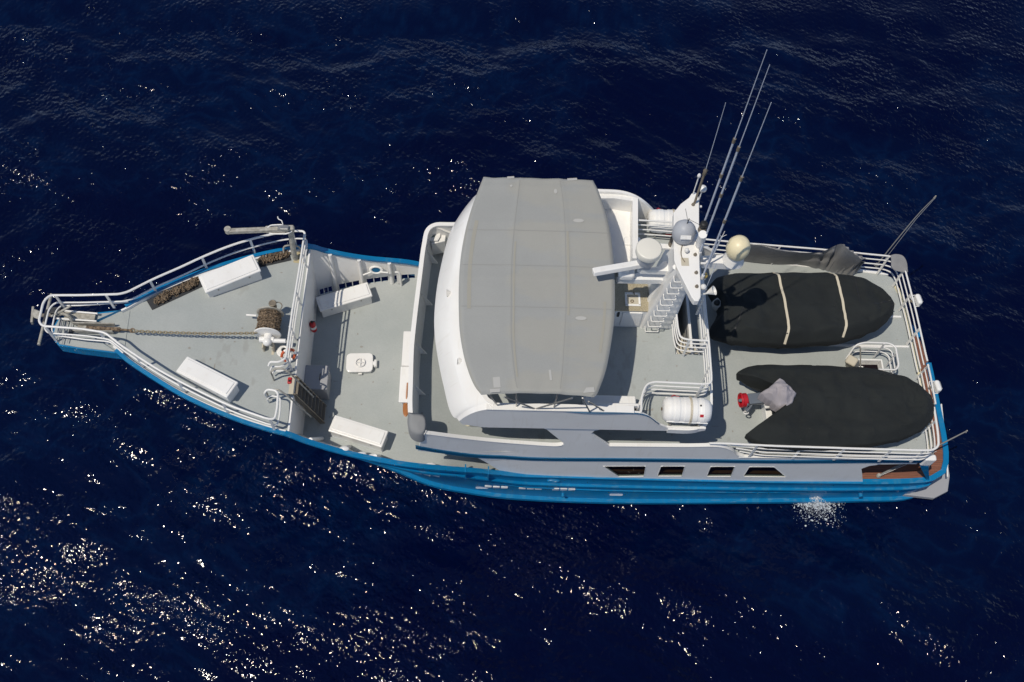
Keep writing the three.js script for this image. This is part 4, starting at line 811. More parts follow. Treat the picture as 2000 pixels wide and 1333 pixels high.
// life ring behind the rail
const lr = thing('life_ring', 'white and orange life ring hung inside the foredeck rail', 'life ring', [-5.641, 5.62, 0.791], 0.5);
{
  const ringG = (a0, arc) => { const g = new THREE.TorusGeometry(0.2, 0.042, 10, 14, arc); g.rotateZ(a0); g.rotateX(-0.4); return g; };
  mesh('ring', [0, 1, 2, 3].map((k) => ringG(k * Math.PI / 2 + 0.35, 1.0)), MAT.orange, lr);
  mesh('band', [0, 1, 2, 3].map((k) => ringG(k * Math.PI / 2 + 1.35, 0.57)), MAT.gelcoat, lr);
}
const hoseM = thing('hose_bundle', 'white hose bundle lying beside the winch under the rail', 'hose', [-5.864, 5.33, 0.548]);
mesh('coil', [0, 1, 2].map((k) => at(new THREE.TorusGeometry(0.16 - k * 0.03, 0.035, 8, 20).rotateX(Math.PI / 2), 0.02 * k, 0.05 + k * 0.05, 0)), MAT.gelcoat, hoseM);
// spare chain along the toe rail
function chainHeap(label, a, b, n, spread) {
  const t = thing('spare_chain', label, 'chain', [0, 0, 0]), gs = [];
  for (let i = 0; i < n; i++) { const u = rnd(), g = linkGeo.clone(); g.rotateX(rnd() * 3); g.rotateY(rnd() * 6.28); g.rotateZ(rnd() * 0.6); g.translate(lerp(a[0], b[0], u) + (rnd() - 0.5) * spread * 0.35, lerp(a[1], b[1], u) + rnd() * 0.12 + 0.03, lerp(a[2], b[2], u) + (rnd() - 0.5) * spread); gs.push(g); }
  const m = mesh('links', gs, MAT.rust, t); m.userData.kind = 'stuff';
  return t;
}
chainHeap('spare rusty chain heaped along the toe rail ahead of the starboard locker', [-9.687, 5.72, -0.834], [-8.597, 5.6, -1.627], 190, 0.24);
chainHeap('spare rusty chain heaped along the toe rail between locker and davit', [-6.861, 5.42, -2.5], [-6.09, 5.36, -2.822], 150, 0.2);
function deckMat(label, a, b, w) {
  const n = [-(b[1] - a[1]), b[0] - a[0]], L = Math.hypot(n[0], n[1]);
  const t = tag(mesh('rubber_mat', thick(range(0, 1, 8).map((u) => [-0.5, 0.5].map((k) => { const x = lerp(a[0], b[0], u) + n[0] / L * w * k, z = lerp(a[1], b[1], u) + n[1] / L * w * k; return [x, foreY(x) + 0.02, z]; })), 0.015), MAT.dark), label, 'mat'); return t;
}
deckMat('black rubber mat under the spare chain by the starboard bow', [-9.873, -0.689], [-8.536, -1.629], 0.36);
deckMat('black rubber mat under the spare chain next to the davit foot', [-6.933, -2.442], [-6.023, -2.786], 0.34);
for (const [n, p, l] of [['a', [-9.775, 5.62, -0.836], 'small tan wooden chock on the foredeck by the starboard chain'], ['b', [-9.748, 5.62, 0.806], 'small tan wooden chock on the foredeck by the port rail']]) tag(mesh('wooden_chock', at(box(0, 0, 0, 0.42, 0.05, 0.09, 0.015), p[0], p[1] - 0.02, p[2], 0, -0.06), MAT.tan), l, 'chock');
// davit crane
const dv = thing('davit_crane', 'beige boat davit crane with a horizontal boom over the starboard bow rail', 'crane', [0, 0, 0]);
{
  const foot = [-5.831, 5.32, -2.705], top = [-5.786, 6.75, -2.774];
  mesh('base_plate', box(foot[0], 5.31, foot[2] - 0.12, 0.5, 0.03, 0.55, 0.02), MAT.tan, dv);
  mesh('post', tube([[foot[0], 5.32, foot[2]], [foot[0] - 0.02, 5.6, foot[2]], top], 0.085, 0.05, 14), MAT.galv, dv);
  mesh('brace', tube([[foot[0] - 0.36, 5.32, foot[2]], [foot[0] - 0.36, 5.7, foot[2] - 0.2], [foot[0] - 0.1, 5.95, foot[2] - 0.1]], 0.03, 0.15), MAT.galv, dv);
  mesh('brace', tube([[foot[0] + 0.2, 5.32, foot[2] - 0.05], [foot[0] + 0.16, 5.7, foot[2] - 0.2], [foot[0], 5.95, foot[2] - 0.1]], 0.03, 0.15), MAT.galv, dv);
  mesh('boom', beam([-7.551, 6.9, -2.62], [-5.641, 6.9, -2.768], 0.14, 0.14), MAT.galv, dv);
  mesh('boom_sleeve', beam([-6.494, 6.9, -2.706], [-5.656, 6.9, -2.768], 0.18, 0.18), MAT.galv, dv);
  mesh('boom_tip', at(cyl(0.1, 0.1, 0.16, 16), ...[-7.585, 6.83, -2.648]), MAT.galv, dv);
  mesh('winch_drum', [at(cyl(0.12, 0.12, 0.16, 18), ...[-6.014, 6.95, -2.796], Math.PI / 2), box(...[-5.906, 6.98, -2.688], 0.24, 0.12, 0.16, 0.02)], MAT.steel, dv);
  mesh('guard', tube([[-6.443, 6.95, -2.729], [-6.325, 7.05, -2.773], [-5.956, 7.1, -2.769], [-5.846, 7, -2.713]], 0.02, 0.08), MAT.rail, dv);
  mesh('guard', tube([[-6.458, 6.85, -2.705], [-6.34, 6.85, -2.599], [-5.859, 6.85, -2.614], [-5.707, 6.9, -2.676]], 0.025, 0.08), MAT.rail, dv);
  mesh('crank', tube([[-5.97, 7.05, -2.821], [-6.002, 7.1, -2.913], [-6.113, 7.1, -2.964], [-6.126, 7.15, -3.021]], 0.015, 0.04), MAT.rail, dv);
}
// fire extinguisher, grey box and small deck things
const fe = thing('fire_extinguisher', 'red fire extinguisher hung on the foredeck bulkhead near the shaded locker', 'extinguisher', [-5.33, 4.1, -1.05]);
mesh('cylinder', at(lathe([[0, 0], [0.095, 0.01], [0.1, 0.05], [0.1, 0.4], [0.06, 0.49], [0, 0.5]], 18), 0, -0.35, 0), MAT.red, fe);
mesh('label', at(new THREE.CylinderGeometry(0.102, 0.102, 0.14, 18, 1, true), 0, -0.1, 0), MAT.gelcoat, fe);
mesh('valve', [at(cyl(0.03, 0.03, 0.08), 0, 0.14, 0), at(box(0, 0, 0, 0.14, 0.02, 0.03, 0.008), 0.03, 0.21, 0)], MAT.black, fe);
const gb = thing('storage_box', 'dark grey storage box beside the companion stairs on the main deck', 'box', [-5.06, 3.2, 0.72]);
mesh('body', box(0, 0, 0, 0.68, 0.75, 0.78, 0.03), MAT.greybox, gb);
mesh('lid', box(0, 0.752, 0, 0.72, 0.06, 0.82, 0.025), MAT.greybox, gb);
mesh('handle', tube([[0.12, 0.815, -0.1], [0.12, 0.86, -0.1], [0.12, 0.86, 0.1], [0.12, 0.815, 0.1]], 0.012, 0.02), MAT.dark, gb);
const can = thing('red_jerry_can', 'small red can beside the top of the companion stairs', 'can', [-5.573, 5.3, 1.48]);
mesh('body', box(0, -0.12, 0, 0.12, 0.2, 0.2, 0.03), MAT.red, can);
mesh('cap', at(cyl(0.03, 0.03, 0.04), 0, 0.08, 0.03), MAT.black, can);
// lockers against the house front, and a wooden oar
{
  const t = thing('house_front_locker', 'long white locker against the front of the deckhouse', 'locker', [0, 0, 0]);
  mesh('body', [box(-2.2, 3.2, 0.4, 0.42, 1.1, 2.35, 0.03)], MAT.gelcoat, t);
  mesh('lid', box(-2.22, 4.3, -0.16, 0.46, 0.07, 1.2, 0.025), MAT.gelcoat, t);
  mesh('lid', box(-2.24, 4.3, 1.06, 0.46, 0.07, 1.2, 0.025), MAT.gelcoat, t);
  for (const z of [-0.3, 0.9]) mesh('latch', box(-2.44, 4.2, z, 0.03, 0.08, 0.06, 0.008), MAT.dark, t);
}
const oar = thing('wooden_oar', 'varnished wooden paddle leaning on the deckhouse front', 'paddle', [0, 0, 0]);
mesh('shaft', tube([[-2.218, 4.5, 1.075], [-2.241, 4.3, 1.694]], 0.028), MAT.varnish, oar);
mesh('blade', at(new THREE.SphereGeometry(1, 18, 12).scale(0.1, 0.03, 0.3), ...[-2.239, 4.25, 1.789]), MAT.varnish, oar);
// upper deck console and covers
{
  const t = thing('wing_console', 'white wing control console with gauges in the starboard corner', 'console', [0, 0, 0]);
  mesh('cabinet', plate([[-1.689, -3.378], [-1.188, -3.583], [-1.223, -3.24], [-1.63, -3.114]], 5.72, 0.66, [], 0.02), MAT.white, t);
  mesh('top_panel', plate([[-1.778, -3.285], [-1.726, -3.534], [-1.541, -3.673], [-1.349, -3.679], [-1.369, -3.354], [-1.442, -3.2], [-1.742, -3.191]], 5.8, 0.07, [], 0.02), MAT.gelcoat, t);
  for (const p of [[-1.677, 5.81, -3.528], [-1.534, 5.81, -3.514]]) mesh('gauge', at(cyl(0.05, 0.05, 0.02), ...p), MAT.bronze, t);
  mesh('display', box(...[-1.639, 5.8, -3.365], 0.2, 0.02, 0.1, 0.008), MAT.screen, t);
  mesh('throttle', tube([[-1.342, 5.85, -3.512], [-1.362, 5.2, -3.598]], 0.02), MAT.rail, t);
}
{
  const t = thing('fabric_console_cover', 'grey fabric cover over the port corner of the upper deck', 'cover', [0, 0, 0]);
  const ringAt = (pts, n = 28) => smoothLine([...pts, pts[0]], n);
  const a = ringAt([[-2.012, 6.27, 2.816], [-2.006, 6.27, 3.185], [-1.897, 6.25, 3.403], [-1.684, 6.22, 3.477], [-1.533, 6.22, 3.398], [-1.554, 6.27, 2.899]]), top = ringAt([[-1.877, 6.3, 2.919], [-1.88, 6.31, 3.138], [-1.816, 6.3, 3.285], [-1.687, 6.28, 3.365], [-1.577, 6.26, 3.324], [-1.59, 6.3, 3.005]]);
  const b = a.map((p, i) => [p[0], p[1] - 0.5, p[2]]);
  const c = top.reduce((s, p) => [s[0] + p[0] / top.length, s[1] + p[1] / top.length, s[2] + p[2] / top.length], [0, 0.02, 0]);
  mesh('cloth', [surf([b, a, top, top.map(() => c)])], plain(0.245, 0.248, 0.25, 0.85), t);
}
const nl = thing('navigation_light', 'port sidelight with a dark red lamp on its cream shelf', 'light', [0, 0, 0]);
mesh('shelf', plate([[-0.45, 2.872], [-0.379, 2.823], [0.269, 2.825], [0.272, 3.043], [-0.374, 3.026], [-0.462, 2.965]], 5.9, 0.06), MAT.cream, nl);
mesh('screen', beam([0.268, 5.95, 2.847], [0.272, 5.95, 3.064], 0.03, 0.16), MAT.gelcoat, nl);
mesh('lamp', at(lathe([[0, 0], [0.11, 0], [0.1, 0.16], [0.05, 0.2], [0, 0.2]], 18), ...[0.156, 5.91, 2.972]), MAT.black, nl);
mesh('lens', at(new THREE.CylinderGeometry(0.105, 0.105, 0.05, 18), ...[0.14, 6.05, 3.001]), plain(0.16, 0.01, 0.01, 0.2), nl);
const sl = thing('searchlight', 'white searchlight on the port side of the flybridge brow', 'light', [-0.531, 7.15, 1.726]);
mesh('base', at(cyl(0.08, 0.06, 0.12), 0, -0.02, 0), MAT.rail, sl);
mesh('housing', at(lathe([[0, -0.12], [0.1, -0.1], [0.12, 0.1], [0.1, 0.12], [0, 0.12]], 18), 0, 0.18, 0, 0, 0.2, Math.PI / 2), MAT.gelcoat, sl);
mesh('lens', at(cyl(0.09, 0.09, 0.01), -0.125, 0.18, 0.02, 0, 0, Math.PI / 2), MAT.steel, sl);
const hn = thing('loudhailer', 'small white loudhailer horn on the flybridge brow near the canopy', 'horn', [-0.87, 7.2, -0.471]);
mesh('bell', at(lathe([[0.015, 0], [0.03, 0.08], [0.11, 0.2], [0.12, 0.21]], 18), 0.05, 0.08, 0, 0, 0, Math.PI / 2 + 0.15), MAT.rail, hn);
mesh('driver', at(cyl(0.05, 0.05, 0.1), 0.05, 0.06, 0.0, 0, 0, -Math.PI / 2), MAT.galv, hn);
mesh('foot', at(cyl(0.03, 0.03, 0.12), 0.06, -0.05, 0), MAT.dark, hn);

// ------------------------------------------------------------ canopy over the flybridge
{
  const t = thing('flybridge_canopy', 'large weathered grey canvas canopy stretched over the flybridge', 'canopy', [0, 0, 0]);
  const fwd = smoothLine([[-0.028, 8.9, -3.491], [-0.177, 8.9, -2.986], [-0.389, 8.9, -2.21], [-0.538, 8.9, -1.439], [-0.638, 8.9, -0.525], [-0.655, 8.9, 0.28], [-0.631, 8.9, 1.061], [-0.586, 8.9, 1.671], [-0.446, 8.9, 2.413], [-0.247, 8.9, 3.019], [-0.112, 8.9, 3.274], [0.007, 8.9, 3.4]], 60);
  const aft = smoothLine([[3.035, 8.9, -3.43], [3.182, 8.9, -3.024], [3.36, 8.9, -2.327], [3.473, 8.9, -1.559], [3.527, 8.9, -0.48], [3.521, 8.9, 0.325], [3.475, 8.9, 1.109], [3.362, 8.9, 1.874], [3.199, 8.9, 2.649], [3.023, 8.9, 3.16], [2.938, 8.9, 3.348], [2.831, 8.9, 3.436]], 60);
  const fz = (arr, z) => { let i = 0; while (i < arr.length - 2 && arr[i + 1][2] < z) i++; const a = arr[i], b = arr[i + 1]; return lerp(a[0], b[0], clamp((z - a[2]) / (b[2] - a[2] || 1), 0, 1)); };
  const z0 = -3.37, z1 = 3.42, rows = [];
  const ridge = [0.335, 0.69];
  for (let j = 0; j <= 90; j++) {
    const z = lerp(z0, z1, j / 90), a = fz(fwd, z), b = fz(aft, z), r = [];
    const sagEnd = 0.09 * Math.pow(Math.abs(z) / 3.4, 14);
    for (let i = 0; i <= 60; i++) {
      const u = i / 60, x = lerp(a, b, u), zz = z + (j === 0 ? 0.07 * Math.sin(u * Math.PI) : j === 90 ? -0.05 * Math.sin(u * Math.PI) * 1 : 0);
      let y = 8.99 + 0.05 * Math.pow(Math.sin(Math.PI * clamp(u, 0.0, 1)), 0.6) - 0.06 * Math.pow(z / 3.4, 2);
      for (const k of ridge) y += 0.014 * Math.exp(-Math.pow((u - k) / 0.018, 2));
      y -= 0.006 * Math.pow(Math.sin(Math.PI * (u < 0.335 ? u / 0.335 : u < 0.69 ? (u - 0.335) / 0.355 : (u - 0.69) / 0.31)), 2);
      for (const sz of [-1.75, 0.0, 1.05, -3.0]) y += 0.012 * Math.exp(-Math.pow((z - sz) / 0.05, 2));
      y += 0.010 * (fbm(N2, x * 2.2 + 20, z * 2.2 + 20, 4096, 3) - 0.5) + 0.02 * sstep(2.6, 3.4, Math.abs(z)) * Math.sin(x * 9 + z * 3) * (fbm(N1, x * 2 + 9, z + 9, 4096, 2)) - sagEnd * 0;
      const edge = Math.min(u, 1 - u, j / 90, 1 - j / 90); if (edge < 0.006) y -= 0.07;
      r.push([x, y, zz]);
    }
    rows.push(r);
  }
  mesh('cloth', thick(rows, -0.012), MAT.canvas, t);
  const yTop = (i, j) => rows[j][i];
  const strip = (pts, w) => sweepRect(pts.map((p) => [p[0], p[1] + 0.006, p[2]]), w, 0.004);
  for (const j of [25, 40, 57]) mesh('seam', strip(range(1, 59, 58).map((i) => rows[j][Math.round(i)]), 0.016), MAT.seam, t);
  for (const i of [20, 41]) mesh('seam', strip(range(2, 88, 86).map((j) => rows[Math.round(j)][i]), 0.016), MAT.seam, t);
  const oval = (i, j, a, b, name = 'patch') => { const p = rows[j][i]; return mesh(name, at(lathe([[0, 0], [1, 0], [0.98, 0.004], [0, 0.004]], 24).scale(a, 1, b), p[0], p[1] + 0.008, p[2]), MAT.patch, t); };
  oval(47, 20, 0.15, 0.06); oval(47, 61, 0.15, 0.06); oval(38, 7, 0.05, 0.08); oval(16, 5, 0.04, 0.04);
  for (const [i, j, w, d] of [[11, 86, 0.18, 0.3], [55, 88, 0.3, 0.14], [36, 83, 0.06, 0.3], [8, 89, 0.25, 0.1], [48, 1, 0.28, 0.08], [15, 1, 0.2, 0.07]]) { const p = rows[j][i]; mesh('patch', at(box(0, 0, 0, w, 0.006, d, 0.002), p[0], p[1] + 0.006, p[2], 0, 0.1), MAT.patch, t); }
  const stainBeige = plain(0.325, 0.312, 0.268, 0.9);  // added thin strips that draw the beige stain lines on the cloth
  for (const [i, j0, j1, w] of [[4, 21, 58, 0.1], [56, 54, 74, 0.07], [21, 30, 84, 0.05], [42, 25, 60, 0.06]]) mesh('stain_strip', strip(range(j0, j1, j1 - j0).map((j) => rows[Math.round(j)][i]), w), stainBeige, t);
  // tube frame under the cloth
  for (const k of [20, 41]) mesh('frame_hoop', tube([[rows[0][k][0], 7.6, -3.3], [rows[4][k][0], 8.8, -3.1], [rows[45][k][0], 8.84, 0], [rows[86][k][0], 8.8, 3.1], [rows[90][k][0], 7.5, 3.12]], 0.022, 0.2), MAT.steel, t);
  const prt = (a, b) => mesh('frame_strut', tube([a, b], 0.022), MAT.steel, t);
  prt([0.202, 8.85, 3.387], [0.437, 7.5, 3.092]); prt([0.591, 8.85, 3.463], [1.446, 7.5, 3.174]); prt([2.316, 8.85, 3.453], [1.474, 7.5, 3.174]); prt([2.576, 8.85, 3.447], [2.907, 7.5, 3.232]); prt([2.759, 8.6, 3.431], [3.291, 7.5, 3.194]);
}

// ------------------------------------------------------------ life rafts
function lifeRaft(label, c, y, turn, L = 1.34, R = 0.36) {
  const t = thing('life_raft', label, 'life raft', [c[0], y, c[1]], turn, 'life raft canisters');
  const prof = [[0, -L / 2], [0.18, -L / 2 + 0.005], [0.27, -L / 2 + 0.03], [R - 0.02, -L / 2 + 0.13], [R - 0.008, -L / 2 + 0.2]];
  const bands = [-0.3, -0.02, 0.18, 0.42]; const xs = range(-L / 2 + 0.22, L / 2 - 0.22, 60);
  for (const x of xs) prof.push([R - 0.008 + 0.014 * bands.reduce((a, b) => a + sstep(0.085, 0.07, Math.abs(x - b)), 0), x]);
  prof.push([R - 0.008, L / 2 - 0.2], [R - 0.02, L / 2 - 0.13], [0.27, L / 2 - 0.03], [0.18, L / 2 - 0.005], [0, L / 2]);
  mesh('canister', at(lathe(prof, 40), 0, R + 0.1, 0, 0, 0, -Math.PI / 2), MAT.matt, t);
  mesh('joint_flange', [box(0, R + 0.085, R + 0.005, L - 0.2, 0.03, 0.03, 0.01), box(0, R + 0.085, -R - 0.005, L - 0.2, 0.03, 0.03, 0.01)], MAT.gelcoat, t);
  for (const x of [0.065, 0.1]) mesh('lashing_strap', at(new THREE.TorusGeometry(R + 0.012, 0.012, 6, 40).rotateY(Math.PI / 2), x, R + 0.1, 0), MAT.strap, t);
  mesh('cradle', [box(-0.4, 0, 0, 0.07, 0.2, 0.6, 0.02), box(0.4, 0, 0, 0.07, 0.2, 0.6, 0.02)], MAT.galv, t);
  mesh('label_plate', at(box(0, 0, 0, 0.11, 0.006, 0.05, 0.002), 0.36, 2 * R + 0.098, 0), MAT.black, t);
  mesh('label_plate', at(box(0, 0, 0, 0.1, 0.006, 0.08, 0.002), 0.36, R + 0.1 + R * 0.71, R * 0.72, 0.78), MAT.red, t);
  mesh('end_plug', at(cyl(0.05, 0.04, 0.02), -L / 2 - 0.012, R + 0.12, 0, 0, 0, Math.PI / 2), MAT.rust, t);
  mesh('painter_line', tube([[-0.42, R + 0.15, -R], [-0.36, R + 0.26, -R - 0.02], [-0.26, R + 0.18, -R - 0.01], [-0.2, R + 0.2, -R]], 0.012, 0.04, 6), MAT.red, t);
  return t;
}
lifeRaft('white life raft canister in the open on the port aft corner of the sun deck', [5.66, 2.83], 6.36, -0.03);
lifeRaft('white life raft canister on the starboard side of the sun deck behind the rail', [5.62, -3.42], 6.36, -0.02);

// ------------------------------------------------------------ mast equipment
const rd = thing('drum_radar', 'cream drum-shaped radar dome on the forward mast arm', 'radar', [4.262, 9.3, -0.236]);
mesh('pedestal', [box(0.02, 0, 0, 0.34, 0.3, 0.26, 0.05)], MAT.domegrey, rd);
mesh('radome', at(lathe([[0, 0.28], [0.3, 0.28], [0.335, 0.32], [0.34, 0.5], [0.3, 0.535], [0, 0.55]], 40), 0.02, 0.35, -0.02), plain(0.74, 0.71, 0.63, 0.35), rd);
mesh('neck', at(cyl(0.24, 0.3, 0.36, 24), 0.02, 0.28, -0.02), MAT.domegrey, rd);
mesh('indicator', at(cyl(0.015, 0.015, 0.02), 0.02, 0.2, 0.135, Math.PI / 2), MAT.red, rd);
const oa = thing('open_array_radar', 'white open array radar bar turned over the canopy edge', 'radar', [0, 0, 0]);
{
  const c = [3.841, 8.85, -0.179], a = [2.873, 9.5, 0.102], b = [4.299, 9.5, -0.224];
  mesh('gearbox', [box(c[0], 8.85, c[2], 0.44, 0.3, 0.3, 0.1), at(cyl(0.08, 0.08, 0.4), c[0], 9.05, c[2] - 0.02)], MAT.gelcoat, oa);
  mesh('scanner_bar', beam(a, b, 0.17, 0.2), MAT.gelcoat, oa);
}
const gd = thing('grey_satellite_dome', 'grey satellite dome on top of the mast crosstree', 'dome', [5.2, 10.0, -0.72]);
mesh('radome', lathe([[0, 0.02], [0.24, 0.02], [0.285, 0.1], [0.305, 0.26], [0.285, 0.42], [0.2, 0.56], [0.1, 0.615], [0, 0.63]], 36), MAT.domegrey, gd);
mesh('base_ring', cyl(0.2, 0.2, 0.05, 24), MAT.galv, gd);
mesh('white_plate', at(box(0, 0, 0, 0.28, 0.02, 0.11, 0.02), 0.0, 0.43, 0.275, 0.95), MAT.gelcoat, gd);
const bird = thing('bird_spike', 'thin dark wire spike standing on the grey dome', 'wire', [5.22, 10.62, -0.75]);
mesh('wires', [tube([[0, 0, 0], [0.01, 0.22, 0]], 0.012, 0, 5), tube([[0, 0.2, 0], [0.3, 0.12, 0.12]], 0.006, 0, 5), tube([[0, 0.1, 0], [-0.08, 0.3, -0.25]], 0.006, 0, 5)], MAT.black, bird);
const yd = thing('cream_satellite_dome', 'cream yellow satellite dome on the aft mast arm', 'dome', [6.683, 9.35, -0.483]);
mesh('radome', lathe([[0, 0.28], [0.2, 0.28], [0.27, 0.36], [0.315, 0.55], [0.3, 0.72], [0.23, 0.86], [0.12, 0.93], [0, 0.95]], 36), MAT.cream, yd);
mesh('pedestal', cyl(0.3, 0.2, 0.3, 20), MAT.gelcoat, yd);
function whip(label, base, h, r, joints) {
  const t = thing('whip_antenna', label, 'antenna', base, 0, 'whip antennas on the mast');
  let y = 0; const segs = [...joints, h];
  segs.forEach((e, i) => { const last = i === segs.length - 1, rr = r * (last && joints.length ? 0.5 : 1); mesh('rod', tube([[0, y, 0], [0, e, 0]], rr, 0, 8, last ? rr * 0.6 : rr), MAT.antenna, t); if (!last) mesh('ferrule', at(cyl(r * 1.35, r * 1.35, 0.14, 10), 0, e - 0.07, 0), MAT.bronze, t); y = e; });
  mesh('mount', at(cyl(r * 1.6, r * 1.6, 0.16, 10), 0, 0, 0), MAT.rail, t);
  return t;
}
whip('tallest whip antenna, first of the three thick ones from the bow', [5.6, 9.9, -0.61], 7.1, 0.028, [2.95, 4.25]);
whip('tall whip antenna, middle one of the three thick ones', [5.63, 9.9, -0.26], 7.05, 0.028, [2.65, 4.4]);
whip('shorter thick whip antenna, last of the three and nearest the stern', [5.66, 9.9, 0.45], 6.75, 0.028, [2.6, 4.25]);
{
  const t = thing('whip_antenna', 'thin short whip antenna with a bronze base at the starboard mast tip', 'antenna', [5.62, 9.9, -1.84], 0, 'whip antennas on the mast');
  mesh('rod', tube([[0, 1.6, 0], [-0.06, 4.1, 0]], 0.011, 0, 6, 0.007), MAT.antenna, t);
  mesh('base_tube', tube([[0, 0, 0], [0, 1.35, 0]], 0.035, 0, 8), MAT.bronze, t);
  mesh('coil', at(lathe([[0.02, 0], [0.055, 0.05], [0.045, 0.12], [0.06, 0.2], [0.02, 0.28]], 14), 0, 1.33, 0), MAT.bronze, t);
}
function gps(label, p, h, r, mat) {
  const t = thing('mushroom_antenna', label, 'antenna', p, 0, 'small mushroom antennas on the mast');
  mesh('stem', cyl(0.018, 0.018, h, 8), MAT.rail, t); mesh('cap', at(lathe([[0, -0.02], [r, -0.02], [r, 0.03], [r * 0.7, 0.08], [0, 0.11]], 18), 0, h, 0), mat, t); return t;
}
gps('white cone antenna at the starboard end of the crosstree', [5.777, 9.8, -2.023], 0.6, 0.11, MAT.rail);
gps('slim white ball antenna at the starboard end of the crosstree', [5.604, 9.8, -2.136], 1.0, 0.05, MAT.rail);
gps('small yellow capped antenna on the port half of the crosstree', [5.74, 9.75, 0.378], 0.15, 0.07, MAT.amber);
gps('small white capped antenna near the port tip of the crosstree', [5.673, 9.75, 0.705], 0.12, 0.08, MAT.rail);
gps('white ball camera standing on the middle of the crosstree', [5.27, 10, -0.253], 0.1, 0.055, MAT.rail);
const horn = thing('white_horn', 'white trumpet horn pointing aft from the port mast tip', 'horn', [5.838, 9.6, 0.704]);
mesh('bell', at(lathe([[0.02, -0.2], [0.04, 0], [0.13, 0.2]], 16), 0, 0, 0, 0, 0, -0.9), MAT.rail, horn);
function lamp(label, p) {
  const t = thing('mast_lamp', label, 'lamp', p, 0, 'black mast lamps');
  mesh('base', cyl(0.11, 0.1, 0.14, 16), MAT.bronze, t); mesh('lens', at(cyl(0.085, 0.085, 0.1, 16), 0, 0.14, 0), MAT.dark, t); mesh('cap', at(lathe([[0, 0], [0.1, 0], [0.1, 0.06], [0.05, 0.09], [0, 0.09]], 16), 0, 0.24, 0), MAT.black, t); return t;
}
lamp('black mast lamp on the forward bracket beside the drum radar', [5.014, 9.6, -0.761]);
lamp('black mast lamp on top of the aft funnel pipe', [5.551, 10.75, -0.462]);
{
  const t = thing('radio_aerial', 'small aerial with a forked wire tip aft of the mast', 'antenna', [6.008, 9.4, -0.32]);
  const top = [6.09, 10.6, -0.375], b = [6.008, 9.4, -0.32], d = [top[0] - b[0], top[1] - b[1], top[2] - b[2]];
  mesh('rod', tube([[0, 0, 0], d], 0.022, 0, 8), MAT.antenna, t);
  mesh('fork', [tube([d, [d[0] + 0.03, d[1] + 0.22, d[2] - 0.02]], 0.01, 0, 5), tube([d, [d[0] - 0.08, d[1] + 0.1, d[2]]], 0.008, 0, 5), tube([d, [d[0] + 0.1, d[1] + 0.1, d[2]]], 0.008, 0, 5)], MAT.rail, t);
}
{
  const t = thing('thin_wire_aerial', 'hair thin wire aerial leaning over the covered tender', 'antenna', [5.766, 9.7, 0.673]);
  const b = [5.766, 9.7, 0.673], e = [5.858, 10.7, 0.498]; mesh('wire', tube([[0, 0, 0], [e[0] - b[0], e[1] - b[1], e[2] - b[2]]], 0.008, 0, 5), MAT.antenna, t);
  mesh('foot', cyl(0.03, 0.03, 0.06, 8), MAT.rail, t);
}
// gear on the sun deck behind the mast
{
  const t = thing('red_gear_bundle', 'red and black gear stowed under the starboard life raft', 'gear', [5.483, 6.38, -3.362]);
  mesh('bag', [box(0, 0, 0, 0.5, 0.14, 0.16, 0.05), box(0.25, 0, 0.14, 0.4, 0.1, 0.12, 0.04)], MAT.red, t);
  mesh('strap', [box(0.12, 0.001, 0.02, 0.08, 0.15, 0.2, 0.02), box(-0.15, 0, -0.02, 0.05, 0.15, 0.2, 0.02)], MAT.black, t);
}

// ------------------------------------------------------------ covered tenders, tarp and stern gear
function coverSheet(outlinePx, spine, prof, seedOff, wr) {
  // sheet from a spine line to a closed outline; prof(t) gives height above the outline
  const n = outlinePx.length, rings = 26, rows = [], yMean = outlinePx.reduce((a, p) => a + p[1], 0) / n;
  for (let r = 0; r <= rings; r++) {
    const t = r / rings, row = [];
    for (let i = 0; i <= n; i++) {
      const o = outlinePx[i % n], sx = clamp(o[0], spine[0][0], spine[1][0]), u = (sx - spine[0][0]) / (spine[1][0] - spine[0][0]), sz = lerp(spine[0][1], spine[1][1], u);
      const x = lerp(sx, o[0], t), z = lerp(sz, o[2], t), w = fbm(N1, x * 1.7 + seedOff, z * 1.7 + seedOff, 4096, 4) - 0.5, w2 = fbm(N3, x * 5 + seedOff, z * 2 + seedOff, 4096, 3) - 0.5;
      row.push([x, lerp(yMean, o[1], t) + prof(t, u, x, z) + (w * wr + w2 * wr * 0.45 + wr * 0.3 * (Math.pow(1 - Math.abs(2 * fbm(N2, x * 1.1 + z * 2.3 + seedOff, z * 1.4 - x * 1.2 + seedOff, 4096, 3) - 1), 6) - 0.3) * sstep(0.25, 0.8, t)) * (1 - Math.pow(t, 8)) + (t > 0.9 ? 0.02 * Math.sin(i * 0.75) * (t - 0.9) * 10 : 0), z]);
    }
    rows.push(row);
  }
  const skirt1 = rows[rings].map((p, i) => [p[0] + 0.02 * Math.sin(i * 1.3), p[1] - 0.16, p[2]]), skirt2 = skirt1.map((p, i) => [p[0] - (p[0] - (spine[0][0] + spine[1][0]) / 2) * 0.015, p[1] - 0.2 - 0.04 * Math.sin(i * 0.9), lerp(p[2], (spine[0][1] + spine[1][1]) / 2, 0.06)]);
  rows.push(skirt1, skirt2); return rows;
}
function outline(pts, n, fr = 0.07) { const q = fillet([...pts, pts[0], pts[1]], fr).slice(1, -1), c = new THREE.CatmullRomCurve3(q, true, 'catmullrom', 0.02); return c.getSpacedPoints(n).slice(0, n).map((p) => [p.x, p.y, p.z]); }
